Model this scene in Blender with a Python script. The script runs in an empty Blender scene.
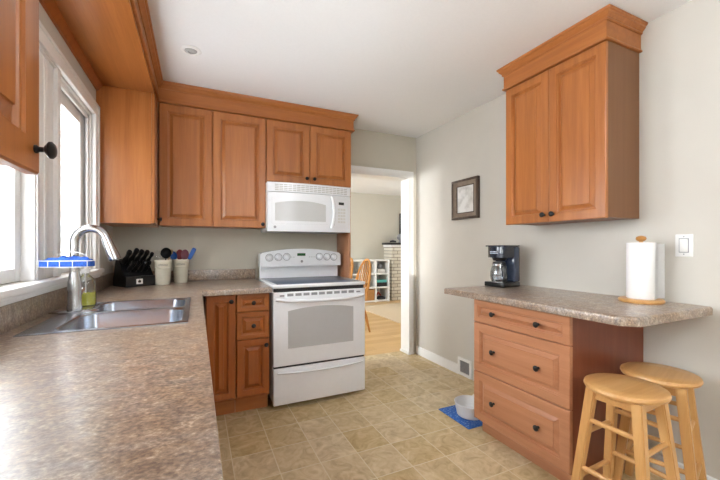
import bpy, bmesh, math, random
from mathutils import Vector, Matrix, noise
random.seed(7)
C = bpy.context.scene.collection
sc = bpy.context.scene
PI = math.pi

# ------------------------------------------------------------------ camera, world, lights, exposure
cam_d = bpy.data.cameras.new('camera'); cam_d.sensor_width = 36.0; cam_d.lens = 17.5
cam_d.shift_y = 7.5 / 720.0; cam_d.clip_start = 0.02
cam = bpy.data.objects.new('camera', cam_d); C.objects.link(cam)
cam.location = (0, 0, 1.2); cam.rotation_euler = (PI / 2, 0, -math.radians(25.0))
sc.camera = cam
sc.view_settings.view_transform = 'Standard'; sc.view_settings.look = 'None'
sc.view_settings.gamma = 1.0; sc.view_settings.use_curve_mapping = False
sc.view_settings.exposure = 1.1
world = bpy.data.worlds.new('overcast_sky'); sc.world = world; world.use_nodes = True
bgn = world.node_tree.nodes['Background']
bgn.inputs['Color'].default_value = (0.93, 0.975, 1.02, 1); bgn.inputs['Strength'].default_value = 9.0

def area_light(name, loc, rot, sx, sy, power, color=(1, 1, 1), portal=False):
    d = bpy.data.lights.new(name, 'AREA'); d.shape = 'RECTANGLE'; d.size = sx; d.size_y = sy
    d.energy = power; d.color = color
    if portal: d.cycles.is_portal = True
    o = bpy.data.objects.new(name, d); C.objects.link(o); o.location = loc; o.rotation_euler = rot
    return o
# daylight enters through the kitchen window and the added, unseen side and living windows (portals guide the sky light)
area_light('portal_kitchen_window', (-0.74, 1.81, 1.59), (0, -PI / 2, 0), 1.05, 1.80, 1, portal=True)
area_light('portal_added_side_window', (-0.74, -1.0, 1.56), (0, -PI / 2, 0), 1.0, 1.4, 1, portal=True)
area_light('portal_added_living_window', (-1.02, 5.4, 1.45), (0, -PI / 2, 0), 1.5, 2.4, 1, portal=True)
area_light('portal_added_living_window_right', (5.72, 5.15, 1.75), (0, PI / 2, 0), 0.9, 1.5, 1, portal=True)
sun_d = bpy.data.lights.new('low_sun', 'SUN'); sun_d.energy = 1.2; sun_d.angle = math.radians(0.7); sun_d.color = (1.0, 0.98, 0.94)
sun = bpy.data.objects.new('low_sun', sun_d); C.objects.link(sun); sun.location = (-1, -5, 3)
sun.rotation_euler = Vector((0.2755, 1.0, -0.06)).to_track_quat('-Z', 'Y').to_euler()

# ------------------------------------------------------------------ materials
def lin(r, g, b):
    f = lambda c: (c / 255 / 12.92) if c / 255 <= 0.04045 else ((c / 255 + 0.055) / 1.055) ** 2.4
    return (f(r), f(g), f(b), 1.0)
MATS = {}
def mat(name, rgb, rough=0.5, metal=0.0, var=0.04, scale=30.0, bump=0.0, spec=0.5, emit=None, coat=0.0):
    """plain painted / plastic / metal surface with a faint procedural mottling"""
    m = bpy.data.materials.new(name); m.use_nodes = True; nt = m.node_tree; b = nt.nodes['Principled BSDF']
    b.inputs['Roughness'].default_value = rough; b.inputs['Metallic'].default_value = metal
    b.inputs['Specular IOR Level'].default_value = spec; b.inputs['Coat Weight'].default_value = coat
    tc = nt.nodes.new('ShaderNodeTexCoord'); n = nt.nodes.new('ShaderNodeTexNoise'); n.inputs['Scale'].default_value = scale
    nt.links.new(tc.outputs['Object'], n.inputs['Vector'])
    cr = nt.nodes.new('ShaderNodeValToRGB'); c = lin(*rgb)
    cr.color_ramp.elements[0].position = 0.3; cr.color_ramp.elements[1].position = 0.7
    cr.color_ramp.elements[0].color = (*[x * (1 - var) for x in c[:3]], 1); cr.color_ramp.elements[1].color = (*[min(1, x * (1 + var)) for x in c[:3]], 1)
    nt.links.new(n.outputs['Fac'], cr.inputs['Fac']); nt.links.new(cr.outputs['Color'], b.inputs['Base Color'])
    if bump:
        bp = nt.nodes.new('ShaderNodeBump'); bp.inputs['Strength'].default_value = bump; bp.inputs['Distance'].default_value = 0.002
        nt.links.new(n.outputs['Fac'], bp.inputs['Height']); nt.links.new(bp.outputs['Normal'], b.inputs['Normal'])
    if emit: b.inputs['Emission Color'].default_value = c; b.inputs['Emission Strength'].default_value = emit
    MATS[name] = m; return m
def wood(name, dark, mid, light, axis, rough=0.33, fine=22.0, stretch=0.05, contrast=(0.22, 0.78)):
    m = bpy.data.materials.new(name); m.use_nodes = True; nt = m.node_tree; b = nt.nodes['Principled BSDF']; L = nt.links.new
    b.inputs['Roughness'].default_value = rough
    tc = nt.nodes.new('ShaderNodeTexCoord'); mp = nt.nodes.new('ShaderNodeMapping')
    s = [1.0, 1.0, 1.0]; s[axis] = stretch; mp.inputs['Scale'].default_value = s
    L(tc.outputs['Object'], mp.inputs['Vector'])
    n1 = nt.nodes.new('ShaderNodeTexNoise'); n1.inputs['Scale'].default_value = fine; n1.inputs['Detail'].default_value = 6; n1.inputs['Distortion'].default_value = 0.6
    n2 = nt.nodes.new('ShaderNodeTexNoise'); n2.inputs['Scale'].default_value = fine * 8; n2.inputs['Detail'].default_value = 3
    L(mp.outputs['Vector'], n1.inputs['Vector']); L(mp.outputs['Vector'], n2.inputs['Vector'])
    mx = nt.nodes.new('ShaderNodeMath'); mx.operation = 'MULTIPLY_ADD'; mx.inputs[1].default_value = 0.25
    L(n2.outputs['Fac'], mx.inputs[0])
    m2 = nt.nodes.new('ShaderNodeMath'); m2.operation = 'MULTIPLY'; m2.inputs[1].default_value = 0.75; L(n1.outputs['Fac'], m2.inputs[0]); L(m2.outputs[0], mx.inputs[2])
    cr = nt.nodes.new('ShaderNodeValToRGB'); e = cr.color_ramp.elements
    e[0].position = contrast[0]; e[0].color = lin(*dark); e[1].position = contrast[1]; e[1].color = lin(*light)
    k = e.new(0.5); k.color = lin(*mid)
    L(mx.outputs[0], cr.inputs['Fac']); L(cr.outputs['Color'], b.inputs['Base Color'])
    MATS[name] = m; return m
CH = ((146, 86, 40), (170, 104, 51), (188, 122, 66))
cherry_z = wood('cherry_upright_grain', *CH, 2)
cherry_x = wood('cherry_cross_grain_x', *CH, 0)
cherry_y = wood('cherry_cross_grain_y', *CH, 1)
CH_GLARE = ((168, 112, 78), (184, 129, 94), (197, 143, 109))  # same cherry, paled and pinkened to carry the white glare
glare_y = wood('glare_paled_cherry_drawer_grain', *CH_GLARE, 1)
shade_z = wood('shade_darkened_cherry_side_grain', (120, 62, 40), (134, 72, 48), (148, 84, 58), 2)  # same cherry, darkened for the weaker light on the drawer cabinet's side
base_z = wood('deep_cherry_upright_grain', (142, 72, 25), (160, 87, 33), (174, 101, 43), 2)
base_x = wood('deep_cherry_cross_grain', (150, 83, 35), (167, 98, 44), (181, 112, 55), 0)
glare_up = wood('glare_paled_cherry_panel_upright', *CH_GLARE, 2)  # end panel cherry with the glare put into its pale tone
side_shade_z = wood('shade_darkened_cabinet_side', (120, 80, 48), (127, 86, 53), (134, 92, 58), 2, rough=0.5)  # cherry darkened to stand in for shade on the right wall cabinet's side
birch_z = wood('light_birch_upright', (190, 138, 80), (208, 160, 100), (222, 180, 122), 2, fine=16)
birch_x = wood('light_birch_seat', (186, 134, 78), (206, 157, 98), (221, 178, 120), 0, fine=14, contrast=(0.25, 0.75))
oak_z = wood('golden_oak', (170, 112, 50), (190, 132, 66), (206, 152, 84), 2)
floor_oak = None

white = mat('white_paint', (240, 240, 238), 0.45, var=0.01)
appl = mat('white_enamel', (241, 244, 248), 0.22, var=0.008, coat=0.2)
trimw = mat('white_trim_paint', (238, 238, 236), 0.4, var=0.01)
wall_m = mat('warm_grey_wall_paint', (207, 203, 194), 0.75, var=0.012, scale=6, bump=0.0)
wall_d = mat('beige_wall_paint', (203, 198, 184), 0.75, var=0.012, scale=6)
ceil_m = mat('flat_white_ceiling', (238, 239, 240), 0.9, var=0.01, scale=80, bump=0.05)
steel = mat('brushed_stainless', (180, 187, 198), 0.25, 1.0, var=0.05, scale=60)
nickel = mat('satin_nickel', (186, 186, 187), 0.24, 1.0, var=0.03)
chrome = mat('bright_chrome', (205, 205, 208), 0.12, 1.0, var=0.02)
blackm = mat('black_iron', (26, 25, 26), 0.35, 0.3, var=0.15)
blackp = mat('black_plastic', (20, 20, 22), 0.3, var=0.1)
navyp = mat('glossy_navy_plastic', (30, 36, 50), 0.15, var=0.08, coat=0.5)
greyw = mat('grey_oven_glass', (188, 190, 192), 0.15, var=0.01)
mww = mat('pale_grey_microwave_glass', (206, 208, 208), 0.2, var=0.01)
slotm = mat('grey_vent_slot', (150, 152, 156), 0.5, var=0.03)
darkgap = mat('dark_seam', (35, 35, 38), 0.6)
cookglass = mat('blue_black_cooktop_glass', (84, 97, 117), 0.3, var=0.1, scale=300, spec=0.2)
green_lcd = mat('green_clock_display', (20, 60, 30), 0.3, emit=0.5)
lcd_off = mat('dark_clock_display', (45, 50, 45), 0.3)
greyprint = mat('grey_print', (150, 152, 156), 0.5)
cream = mat('cream_glazed_stoneware', (226, 222, 205), 0.25, var=0.03, scale=20)
ink = mat('black_ink', (60, 56, 52), 0.6)
blue = mat('bright_blue_plastic', (30, 92, 178), 0.4, var=0.1)
cloth_blue = mat('blue_scrub_cloth', (40, 92, 188), 0.8, var=0.3, scale=120, bump=0.5)
redp = mat('dark_red_silicone', (150, 40, 52), 0.4, var=0.1)
pinkp = mat('dusty_rose_silicone', (150, 84, 100), 0.4, var=0.1)
lightwood = mat('pale_wood', (214, 184, 140), 0.6, var=0.1)
paper = mat('white_paper_towel', (246, 246, 246), 0.9, var=0.015, scale=200, bump=0.3)
grillem = mat('grey_register_grille', (140, 140, 142), 0.5, var=0.1)
petw = mat('white_pet_dish_plastic', (236, 236, 234), 0.35, var=0.01)
soapm = mat('yellow_green_soap', (222, 218, 84), 0.2, var=0.05)
brown_box = mat('tan_fabric_bin', (188, 138, 84), 0.9, var=0.08)
teal = mat('teal_cloth', (100, 190, 185), 0.8, var=0.05)
darkb = mat('dark_box_card', (50, 48, 50), 0.7)
redb = mat('faded_red_plastic', (190, 84, 70), 0.5)
tvm = mat('black_tv_screen', (40, 42, 45), 0.15)
rugm = mat('beige_carpet', (210, 190, 160), 0.95, var=0.06, scale=200, bump=0.4)
framem = wood('dark_bronze_frame_wood', (58, 46, 38), (78, 64, 54), (104, 90, 78), 2, rough=0.4)
frame_in = mat('silver_brown_frame_slope', (136, 122, 108), 0.35, 0.4, var=0.12)
matboard = mat('off_white_mat_board', (232, 230, 226), 0.8, var=0.01)
siding = mat('pale_house_siding', (214, 214, 210), 0.8, var=0.02)
emitm = mat('fill_lamp_diffuser', (246, 249, 255), 0.5, var=0.0, emit=28.0)  # glow of the added fill lamp

def mk_glass(name, tint=(1, 1, 1), refl=0.12, rough=0.02):
    m = bpy.data.materials.new(name); m.use_nodes = True; nt = m.node_tree; nt.nodes.remove(nt.nodes['Principled BSDF'])
    out = nt.nodes['Material Output']; t = nt.nodes.new('ShaderNodeBsdfTransparent'); g = nt.nodes.new('ShaderNodeBsdfGlossy'); mx = nt.nodes.new('ShaderNodeMixShader')
    fr = nt.nodes.new('ShaderNodeFresnel'); fr.inputs['IOR'].default_value = 1.45
    ad = nt.nodes.new('ShaderNodeMath'); ad.operation = 'MULTIPLY_ADD'; ad.inputs[1].default_value = 0.6; ad.inputs[2].default_value = refl * 0.3
    t.inputs['Color'].default_value = (*tint, 1); g.inputs['Roughness'].default_value = rough
    nt.links.new(fr.outputs[0], ad.inputs[0]); nt.links.new(ad.outputs[0], mx.inputs[0]); nt.links.new(t.outputs[0], mx.inputs[1]); nt.links.new(g.outputs[0], mx.inputs[2]); nt.links.new(mx.outputs[0], out.inputs['Surface'])
    MATS[name] = m; return m
glass = mk_glass('window_glass'); clear = mk_glass('clear_plastic', (0.93, 0.95, 0.95), 0.3); carafeg = mk_glass('carafe_glass', (0.86, 0.88, 0.9), 0.4)

def mk_tile():
    m = bpy.data.materials.new('mottled_beige_vinyl_tile'); m.use_nodes = True; nt = m.node_tree; b = nt.nodes['Principled BSDF']; L = nt.links.new
    b.inputs['Roughness'].default_value = 0.38
    tc = nt.nodes.new('ShaderNodeTexCoord'); mp = nt.nodes.new('ShaderNodeMapping'); mp.inputs['Location'].default_value = TILE_OFF; L(tc.outputs['Object'], mp.inputs['Vector'])
    br = nt.nodes.new('ShaderNodeTexBrick'); br.offset = 0.0; br.squash = 1.0
    br.inputs['Scale'].default_value = 1.0; br.inputs['Brick Width'].default_value = 0.2235; br.inputs['Row Height'].default_value = 0.2455
    br.inputs['Mortar Size'].default_value = 0.0028; br.inputs['Mortar Smooth'].default_value = 0.3
    br.inputs['Color1'].default_value = (0, 0, 0, 1); br.inputs['Color2'].default_value = (1, 1, 1, 1); br.inputs['Mortar'].default_value = (0.5, 0.5, 0.5, 1)
    L(mp.outputs['Vector'], br.inputs['Vector'])
    n = nt.nodes.new('ShaderNodeTexNoise'); n.inputs['Scale'].default_value = 10; n.inputs['Detail'].default_value = 9; n.inputs['Roughness'].default_value = 0.6; n.inputs['Distortion'].default_value = 1.6
    # shift the mottling from tile to tile
    sc3 = nt.nodes.new('ShaderNodeVectorMath'); sc3.operation = 'MULTIPLY_ADD'; sc3.inputs[1].default_value = (9, 5, 3)
    L(br.outputs['Color'], sc3.inputs[0]); L(tc.outputs['Object'], sc3.inputs[2]); L(sc3.outputs[0], n.inputs['Vector'])
    cr = nt.nodes.new('ShaderNodeValToRGB'); e = cr.color_ramp.elements
    e[0].position = 0.28; e[0].color = lin(176, 150, 106); e[1].position = 0.76; e[1].color = lin(226, 208, 172)
    k = e.new(0.5); k.color = lin(204, 181, 138)
    L(n.outputs['Fac'], cr.inputs['Fac'])
    hs = nt.nodes.new('ShaderNodeHueSaturation')
    mr = nt.nodes.new('ShaderNodeMapRange'); mr.inputs['To Min'].default_value = 0.94; mr.inputs['To Max'].default_value = 1.06; L(br.outputs['Color'], mr.inputs['Value']); L(mr.outputs[0], hs.inputs['Value'])
    mr2 = nt.nodes.new('ShaderNodeMapRange'); mr2.inputs['To Min'].default_value = 1.12; mr2.inputs['To Max'].default_value = 0.88; L(br.outputs['Color'], mr2.inputs['Value']); L(mr2.outputs[0], hs.inputs['Saturation'])
    L(cr.outputs['Color'], hs.inputs['Color'])
    mx = nt.nodes.new('ShaderNodeMixRGB'); L(br.outputs['Fac'], mx.inputs['Fac']); L(hs.outputs['Color'], mx.inputs['Color1']); mx.inputs['Color2'].default_value = lin(224, 212, 184)
    L(mx.outputs['Color'], b.inputs['Base Color'])
    bp = nt.nodes.new('ShaderNodeBump'); bp.inputs['Strength'].default_value = 0.25; bp.inputs['Distance'].default_value = 0.002
    iv = nt.nodes.new('ShaderNodeMath'); iv.operation = 'SUBTRACT'; iv.inputs[0].default_value = 1; L(br.outputs['Fac'], iv.inputs[1]); L(iv.outputs[0], bp.inputs['Height']); L(bp.outputs['Normal'], b.inputs['Normal'])
    return m
TILE_OFF = (-0.18, -2.352, 0)
tile = mk_tile()

def mk_counter():
    m = bpy.data.materials.new('speckled_brown_laminate'); m.use_nodes = True; nt = m.node_tree; b = nt.nodes['Principled BSDF']; L = nt.links.new
    b.inputs['Roughness'].default_value = 0.33; b.inputs['Specular IOR Level'].default_value = 0.8; b.inputs['Coat Weight'].default_value = 0.5; b.inputs['Coat Roughness'].default_value = 0.22
    tc = nt.nodes.new('ShaderNodeTexCoord')
    mp = nt.nodes.new('ShaderNodeMapping'); mp.inputs['Rotation'].default_value = (0, 0, 0.5); mp.inputs['Scale'].default_value = (1.0, 1.25, 1.0); L(tc.outputs['Object'], mp.inputs['Vector'])
    def N(s, d, dist=0.0):
        n = nt.nodes.new('ShaderNodeTexNoise'); n.inputs['Scale'].default_value = s; n.inputs['Detail'].default_value = d; n.inputs['Distortion'].default_value = dist; n.inputs['Roughness'].default_value = 0.65
        L(mp.outputs['Vector'], n.inputs['Vector']); return n
    a = N(34, 8, 0.8); f = N(120, 4); g = N(9, 4, 1.0)
    s1 = nt.nodes.new('ShaderNodeMath'); s1.operation = 'MULTIPLY_ADD'; s1.inputs[1].default_value = 0.55; L(f.outputs['Fac'], s1.inputs[0])
    s0 = nt.nodes.new('ShaderNodeMath'); s0.operation = 'MULTIPLY'; s0.inputs[1].default_value = 0.45; L(a.outputs['Fac'], s0.inputs[0]); L(s0.outputs[0], s1.inputs[2])
    cr = nt.nodes.new('ShaderNodeValToRGB'); e = cr.color_ramp.elements
    e[0].position = 0.34; e[0].color = lin(92, 77, 68); e[1].position = 0.66; e[1].color = lin(212, 199, 180)
    for p, c in ((0.44, (128, 110, 96)), (0.5, (150, 131, 114)), (0.56, (171, 150, 129))): k = e.new(p); k.color = lin(*c)
    L(s1.outputs[0], cr.inputs['Fac'])
    hs = nt.nodes.new('ShaderNodeHueSaturation'); mr = nt.nodes.new('ShaderNodeMapRange'); mr.inputs['From Min'].default_value = 0.35; mr.inputs['From Max'].default_value = 0.65; mr.inputs['To Min'].default_value = 0.75; mr.inputs['To Max'].default_value = 1.25
    L(g.outputs['Fac'], mr.inputs['Value']); L(mr.outputs[0], hs.inputs['Saturation']); L(cr.outputs['Color'], hs.inputs['Color']); L(hs.outputs['Color'], b.inputs['Base Color'])
    bp = nt.nodes.new('ShaderNodeBump'); bp.inputs['Strength'].default_value = 0.12; bp.inputs['Distance'].default_value = 0.001; L(f.outputs['Fac'], bp.inputs['Height']); L(bp.outputs['Normal'], b.inputs['Normal'])
    return m
counter_m = mk_counter()

def mk_planks():
    m = bpy.data.materials.new('honey_laminate_planks'); m.use_nodes = True; nt = m.node_tree; b = nt.nodes['Principled BSDF']; L = nt.links.new
    b.inputs['Roughness'].default_value = 0.35
    tc = nt.nodes.new('ShaderNodeTexCoord'); br = nt.nodes.new('ShaderNodeTexBrick'); br.offset = 0.4; br.inputs['Scale'].default_value = 1; br.inputs['Brick Width'].default_value = 1.2; br.inputs['Row Height'].default_value = 0.13; br.inputs['Mortar Size'].default_value = 0.001
    br.inputs['Color1'].default_value = lin(206, 164, 104); br.inputs['Color2'].default_value = lin(224, 188, 132); br.inputs['Mortar'].default_value = lin(170, 130, 80)
    L(tc.outputs['Object'], br.inputs['Vector'])
    mp = nt.nodes.new('ShaderNodeMapping'); mp.inputs['Scale'].default_value = (1.5, 18, 1); L(tc.outputs['Object'], mp.inputs['Vector'])
    n = nt.nodes.new('ShaderNodeTexNoise'); n.inputs['Scale'].default_value = 2.5; n.inputs['Detail'].default_value = 6; L(mp.outputs[0], n.inputs['Vector'])
    mr = nt.nodes.new('ShaderNodeMapRange'); mr.inputs['To Min'].default_value = 0.8; mr.inputs['To Max'].default_value = 1.15; L(n.outputs['Fac'], mr.inputs['Value'])
    hs = nt.nodes.new('ShaderNodeHueSaturation'); L(br.outputs['Color'], hs.inputs['Color']); L(mr.outputs[0], hs.inputs['Value']); L(hs.outputs[0], b.inputs['Base Color'])
    return m
planks = mk_planks()
def mk_brick():
    m = bpy.data.materials.new('cream_painted_brick'); m.use_nodes = True; nt = m.node_tree; b = nt.nodes['Principled BSDF']; L = nt.links.new
    b.inputs['Roughness'].default_value = 0.7
    tc = nt.nodes.new('ShaderNodeTexCoord'); mp = nt.nodes.new('ShaderNodeMapping'); mp.inputs['Rotation'].default_value = (PI / 2, 0, 0); L(tc.outputs['Object'], mp.inputs['Vector'])
    br = nt.nodes.new('ShaderNodeTexBrick'); br.inputs['Scale'].default_value = 1; br.inputs['Brick Width'].default_value = 0.2; br.inputs['Row Height'].default_value = 0.075; br.inputs['Mortar Size'].default_value = 0.007
    br.inputs['Color1'].default_value = lin(226, 220, 206); br.inputs['Color2'].default_value = lin(208, 200, 182); br.inputs['Mortar'].default_value = lin(140, 130, 114)
    L(mp.outputs[0], br.inputs['Vector']); L(br.outputs['Color'], b.inputs['Base Color'])
    return m
brickm = mk_brick()
def mk_mat():
    m = bpy.data.materials.new('blue_patterned_mat'); m.use_nodes = True; nt = m.node_tree; b = nt.nodes['Principled BSDF']; L = nt.links.new
    b.inputs['Roughness'].default_value = 0.8
    tc = nt.nodes.new('ShaderNodeTexCoord'); v = nt.nodes.new('ShaderNodeTexVoronoi'); v.inputs['Scale'].default_value = 70; L(tc.outputs['Object'], v.inputs['Vector'])
    cr = nt.nodes.new('ShaderNodeValToRGB'); cr.color_ramp.elements[0].color = lin(112, 146, 196); cr.color_ramp.elements[0].position = 0.25; cr.color_ramp.elements[1].color = lin(44, 96, 172); cr.color_ramp.elements[1].position = 0.42
    L(v.outputs['Distance'], cr.inputs['Fac']); L(cr.outputs['Color'], b.inputs['Base Color']); return m
matm = mk_mat()
def mk_print():
    m = bpy.data.materials.new('faint_sketch_print'); m.use_nodes = True; nt = m.node_tree; b = nt.nodes['Principled BSDF']; L = nt.links.new
    b.inputs['Roughness'].default_value = 0.25
    tc = nt.nodes.new('ShaderNodeTexCoord'); n = nt.nodes.new('ShaderNodeTexNoise'); n.inputs['Scale'].default_value = 14; n.inputs['Detail'].default_value = 6; L(tc.outputs['Object'], n.inputs['Vector'])
    cr = nt.nodes.new('ShaderNodeValToRGB'); e = cr.color_ramp.elements; e[0].position = 0.3; e[0].color = lin(196, 194, 190); e[1].position = 0.55; e[1].color = lin(232, 231, 228)
    L(n.outputs['Fac'], cr.inputs['Fac']); L(cr.outputs['Color'], b.inputs['Base Color']); return m
printm = mk_print()

# ------------------------------------------------------------------ mesh helpers (all in world coordinates)
def wloc(o):
    v = Vector((0, 0, 0))
    while o is not None: v += o.location; o = o.parent
    return v
def obj(name, bm, m, parent=None, loc=None, ang=35, kind=None):
    bmesh.ops.recalc_face_normals(bm, faces=bm.faces)
    off = wloc(parent) if parent is not None else Vector((0, 0, 0))
    o = bpy.data.objects.new(name, None if False else bpy.data.meshes.new(name)); C.objects.link(o)
    if parent is not None: o.parent = parent
    elif loc is not None: o.location = loc; off = Vector(loc)
    bmesh.ops.translate(bm, verts=bm.verts, vec=-off)
    bm.to_mesh(o.data); bm.free()
    me = o.data; me.polygons.foreach_set('use_smooth', [True] * len(me.polygons)); me.set_sharp_from_angle(angle=math.radians(ang))
    me.materials.append(m)
    if kind: o['kind'] = kind
    return o
def thing(name, loc, label, cat, group=None, kind='thing'):
    o = bpy.data.objects.new(name, None); C.objects.link(o); o.location = loc; o.empty_display_size = 0.05
    return tag(o, label, cat, group, kind)
def tag(o, label, cat, group=None, kind='thing'):
    o['label'] = label; o['category'] = cat; o['kind'] = kind
    if group: o['group'] = group
    return o
def struct(name, bm, m, parent=None, ang=35):
    o = obj(name, bm, m, parent, ang=ang)
    if parent is None: o['kind'] = 'structure'
    return o
def B(): return bmesh.new()
def box(bm, x0, x1, y0, y1, z0, z1, bev=0.0, seg=2):
    r = bmesh.ops.create_cube(bm, size=1.0); vs = r['verts']
    for v in vs: v.co = Vector(((x0 + x1) / 2 + v.co.x * (x1 - x0), (y0 + y1) / 2 + v.co.y * (y1 - y0), (z0 + z1) / 2 + v.co.z * (z1 - z0)))
    if bev:
        es = list({e for v in vs for e in v.link_edges})
        bmesh.ops.bevel(bm, geom=es, offset=bev, segments=seg, affect='EDGES', profile=0.5)
    return bm
def bx(*a, **k): return box(B(), *a, **k)
def frame_of(d):
    d = Vector(d).normalized(); up = Vector((0, 0, 1)) if abs(d.z) < 0.95 else Vector((1, 0, 0))
    u = up.cross(d).normalized(); return d, u, d.cross(u)
def tube(bm, pts, r, n=10, caps=True, ref=None, flat=1.0):
    pts = [Vector(p) for p in pts]; rs = r if isinstance(r, (list, tuple)) else [r] * len(pts)
    rings = []; u = None
    for i, p in enumerate(pts):
        t = (pts[min(i + 1, len(pts) - 1)] - pts[max(i - 1, 0)]).normalized()
        if u is None: _, u, v = frame_of(t)
        if ref is not None: u = Vector(ref)
        u = (u - t * u.dot(t)).normalized(); v = t.cross(u)
        rings.append([bm.verts.new(p + (u * math.cos(2 * PI * (k + 0.5) / n) + v * flat * math.sin(2 * PI * (k + 0.5) / n)) * rs[i]) for k in range(n)])
    for a, b in zip(rings, rings[1:]):
        for k in range(n): bm.faces.new((a[k], a[(k + 1) % n], b[(k + 1) % n], b[k]))
    if caps: bm.faces.new(rings[0][::-1]); bm.faces.new(rings[-1])
    return bm
def lathe(bm, prof, c=(0, 0, 0), axis=(0, 0, 1), n=28, sx=1.0, sy=1.0):
    d, u, v = frame_of(axis); c = Vector(c); rings = []
    for r, h in prof:
        if r < 1e-6: rings.append([bm.verts.new(c + d * h)])
        else: rings.append([bm.verts.new(c + d * h + (u * math.cos(2 * PI * k / n) * sx + v * math.sin(2 * PI * k / n) * sy) * r) for k in range(n)])
    for a, b in zip(rings, rings[1:]):
        for k in range(n):
            k2 = (k + 1) % n
            f = [a[k % len(a)], a[k2 % len(a)], b[k2 % len(b)], b[k % len(b)]]
            f2 = []
            for q in f:
                if q not in f2: f2.append(q)
            if len(f2) > 2: bm.faces.new(f2)
    for ring, rev in ((rings[0], True), (rings[-1], False)):
        if len(ring) > 2: bm.faces.new(ring[::-1] if rev else ring)
    return bm
def prism(bm, poly, z0, z1, M=None):
    """poly in (a,b), extruded along c; M maps (a,b,c) to world"""
    M = M or (lambda a, b, c: Vector((a, b, c)))
    lo = [bm.verts.new(M(a, b, z0)) for a, b in poly]; hi = [bm.verts.new(M(a, b, z1)) for a, b in poly]
    n = len(poly); bm.faces.new(lo[::-1]); bm.faces.new(hi)
    for i in range(n): bm.faces.new((lo[i], lo[(i + 1) % n], hi[(i + 1) % n], hi[i]))
    return bm
def sweep(bm, path, prof, side=1):
    """path in plan (x,y); prof [(out,z)] closed; out measured to the side, mitred corners"""
    P = [Vector(p) for p in path]; nrm = []
    for a, b in zip(P, P[1:]):
        d = (b - a).normalized(); nrm.append(Vector((d.y, -d.x)) * side)
    rings = []
    for i, p in enumerate(P):
        if i == 0: m = nrm[0]
        elif i == len(P) - 1: m = nrm[-1]
        else:
            m = nrm[i - 1] + nrm[i]; m = m / m.dot(nrm[i])
        rings.append([bm.verts.new((p.x + m.x * o, p.y + m.y * o, z)) for o, z in prof])
    k = len(prof)
    for a, b in zip(rings, rings[1:]):
        for i in range(k): bm.faces.new((a[i], a[(i + 1) % k], b[(i + 1) % k], b[i]))
    bm.faces.new(rings[0]); bm.faces.new(rings[-1][::-1]); return bm
def cells(bm, xs, ys, fill, z0, z1, bev=0.0):
    V = {}
    def vt(i, j, z):
        if (i, j, z) not in V: V[(i, j, z)] = bm.verts.new((xs[i], ys[j], z))
        return V[(i, j, z)]
    F = {(i, j) for i in range(len(xs) - 1) for j in range(len(ys) - 1) if fill(i, j)}
    top = []
    for i, j in F:
        top.append(bm.faces.new((vt(i, j, z1), vt(i + 1, j, z1), vt(i + 1, j + 1, z1), vt(i, j + 1, z1))))
        bm.faces.new((vt(i, j, z0), vt(i, j + 1, z0), vt(i + 1, j + 1, z0), vt(i + 1, j, z0)))
        for (di, dj), (a, b) in {(-1, 0): ((i, j), (i, j + 1)), (1, 0): ((i + 1, j), (i + 1, j + 1)), (0, -1): ((i, j), (i + 1, j)), (0, 1): ((i, j + 1), (i + 1, j + 1))}.items():
            if (i + di, j + dj) not in F: bm.faces.new((vt(*a, z0), vt(*b, z0), vt(*b, z1), vt(*a, z1)))
    if bev:
        ts = set(top); es = [e for e in bm.edges if len(e.link_faces) == 2 and len([f for f in e.link_faces if f in ts]) == 1]
        bmesh.ops.bevel(bm, geom=es, offset=bev, segments=3, affect='EDGES', profile=0.5)
    return bm
def panel(bm, O, U, N, w, h, t=0.02, frame=0.055, flat=False):
    """raised panel door/drawer front; O = lower corner of the FACE, U along width, N outward"""
    O = Vector(O); U = Vector(U); N = Vector(N); Z = Vector((0, 0, 1))
    ringsd = [(0, -t), (0, -0.004), (0.004, 0)]
    if not flat: ringsd += [(frame, 0), (frame + 0.001, -0.005), (frame + 0.006, -0.006), (frame + 0.010, -0.0145), (frame + 0.016, -0.0145), (frame + 0.035, -0.004), (frame + 0.036, 0.0)]
    rings = []
    for i, d in ringsd:
        rings.append([bm.verts.new(O + U * a + Z * b + N * d) for a, b in ((i, i), (w - i, i), (w - i, h - i), (i, h - i))])
    bm.faces.new(rings[0][::-1]); bm.faces.new(rings[-1])
    for a, b in zip(rings, rings[1:]):
        for k in range(4): bm.faces.new((a[k], a[(k + 1) % 4], b[(k + 1) % 4], b[k]))
    return bm
def knob(parent, p, N, name='knob', s=1.0):
    bm = lathe(B(), [(0.0075 * s, 0), (0.0075 * s, 0.003), (0.0048 * s, 0.006), (0.0045 * s, 0.013), (0.011 * s, 0.017), (0.0155 * s, 0.021), (0.0155 * s, 0.025), (0.011 * s, 0.029), (0, 0.031)], p, N, 18)
    return obj(name, bm, blackm, parent)
def text(name, s, size, m, parent, M, depth=0.0006, align='CENTER'):
    """lettering as mesh; M maps (a,b,c) text coordinates to world"""
    cu = bpy.data.curves.new(name, 'FONT'); cu.body = s; cu.size = size; cu.align_x = align; cu.align_y = 'CENTER'; cu.extrude = depth
    t = bpy.data.objects.new(name + '_tmp', cu); C.objects.link(t)
    me = bpy.data.meshes.new_from_object(t.evaluated_get(bpy.context.evaluated_depsgraph_get()))
    bm = B(); bm.from_mesh(me); bpy.data.objects.remove(t); bpy.data.curves.remove(cu); bpy.data.meshes.remove(me)
    for v in bm.verts: v.co = M(*v.co)
    return obj(name, bm, m, parent)
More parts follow.
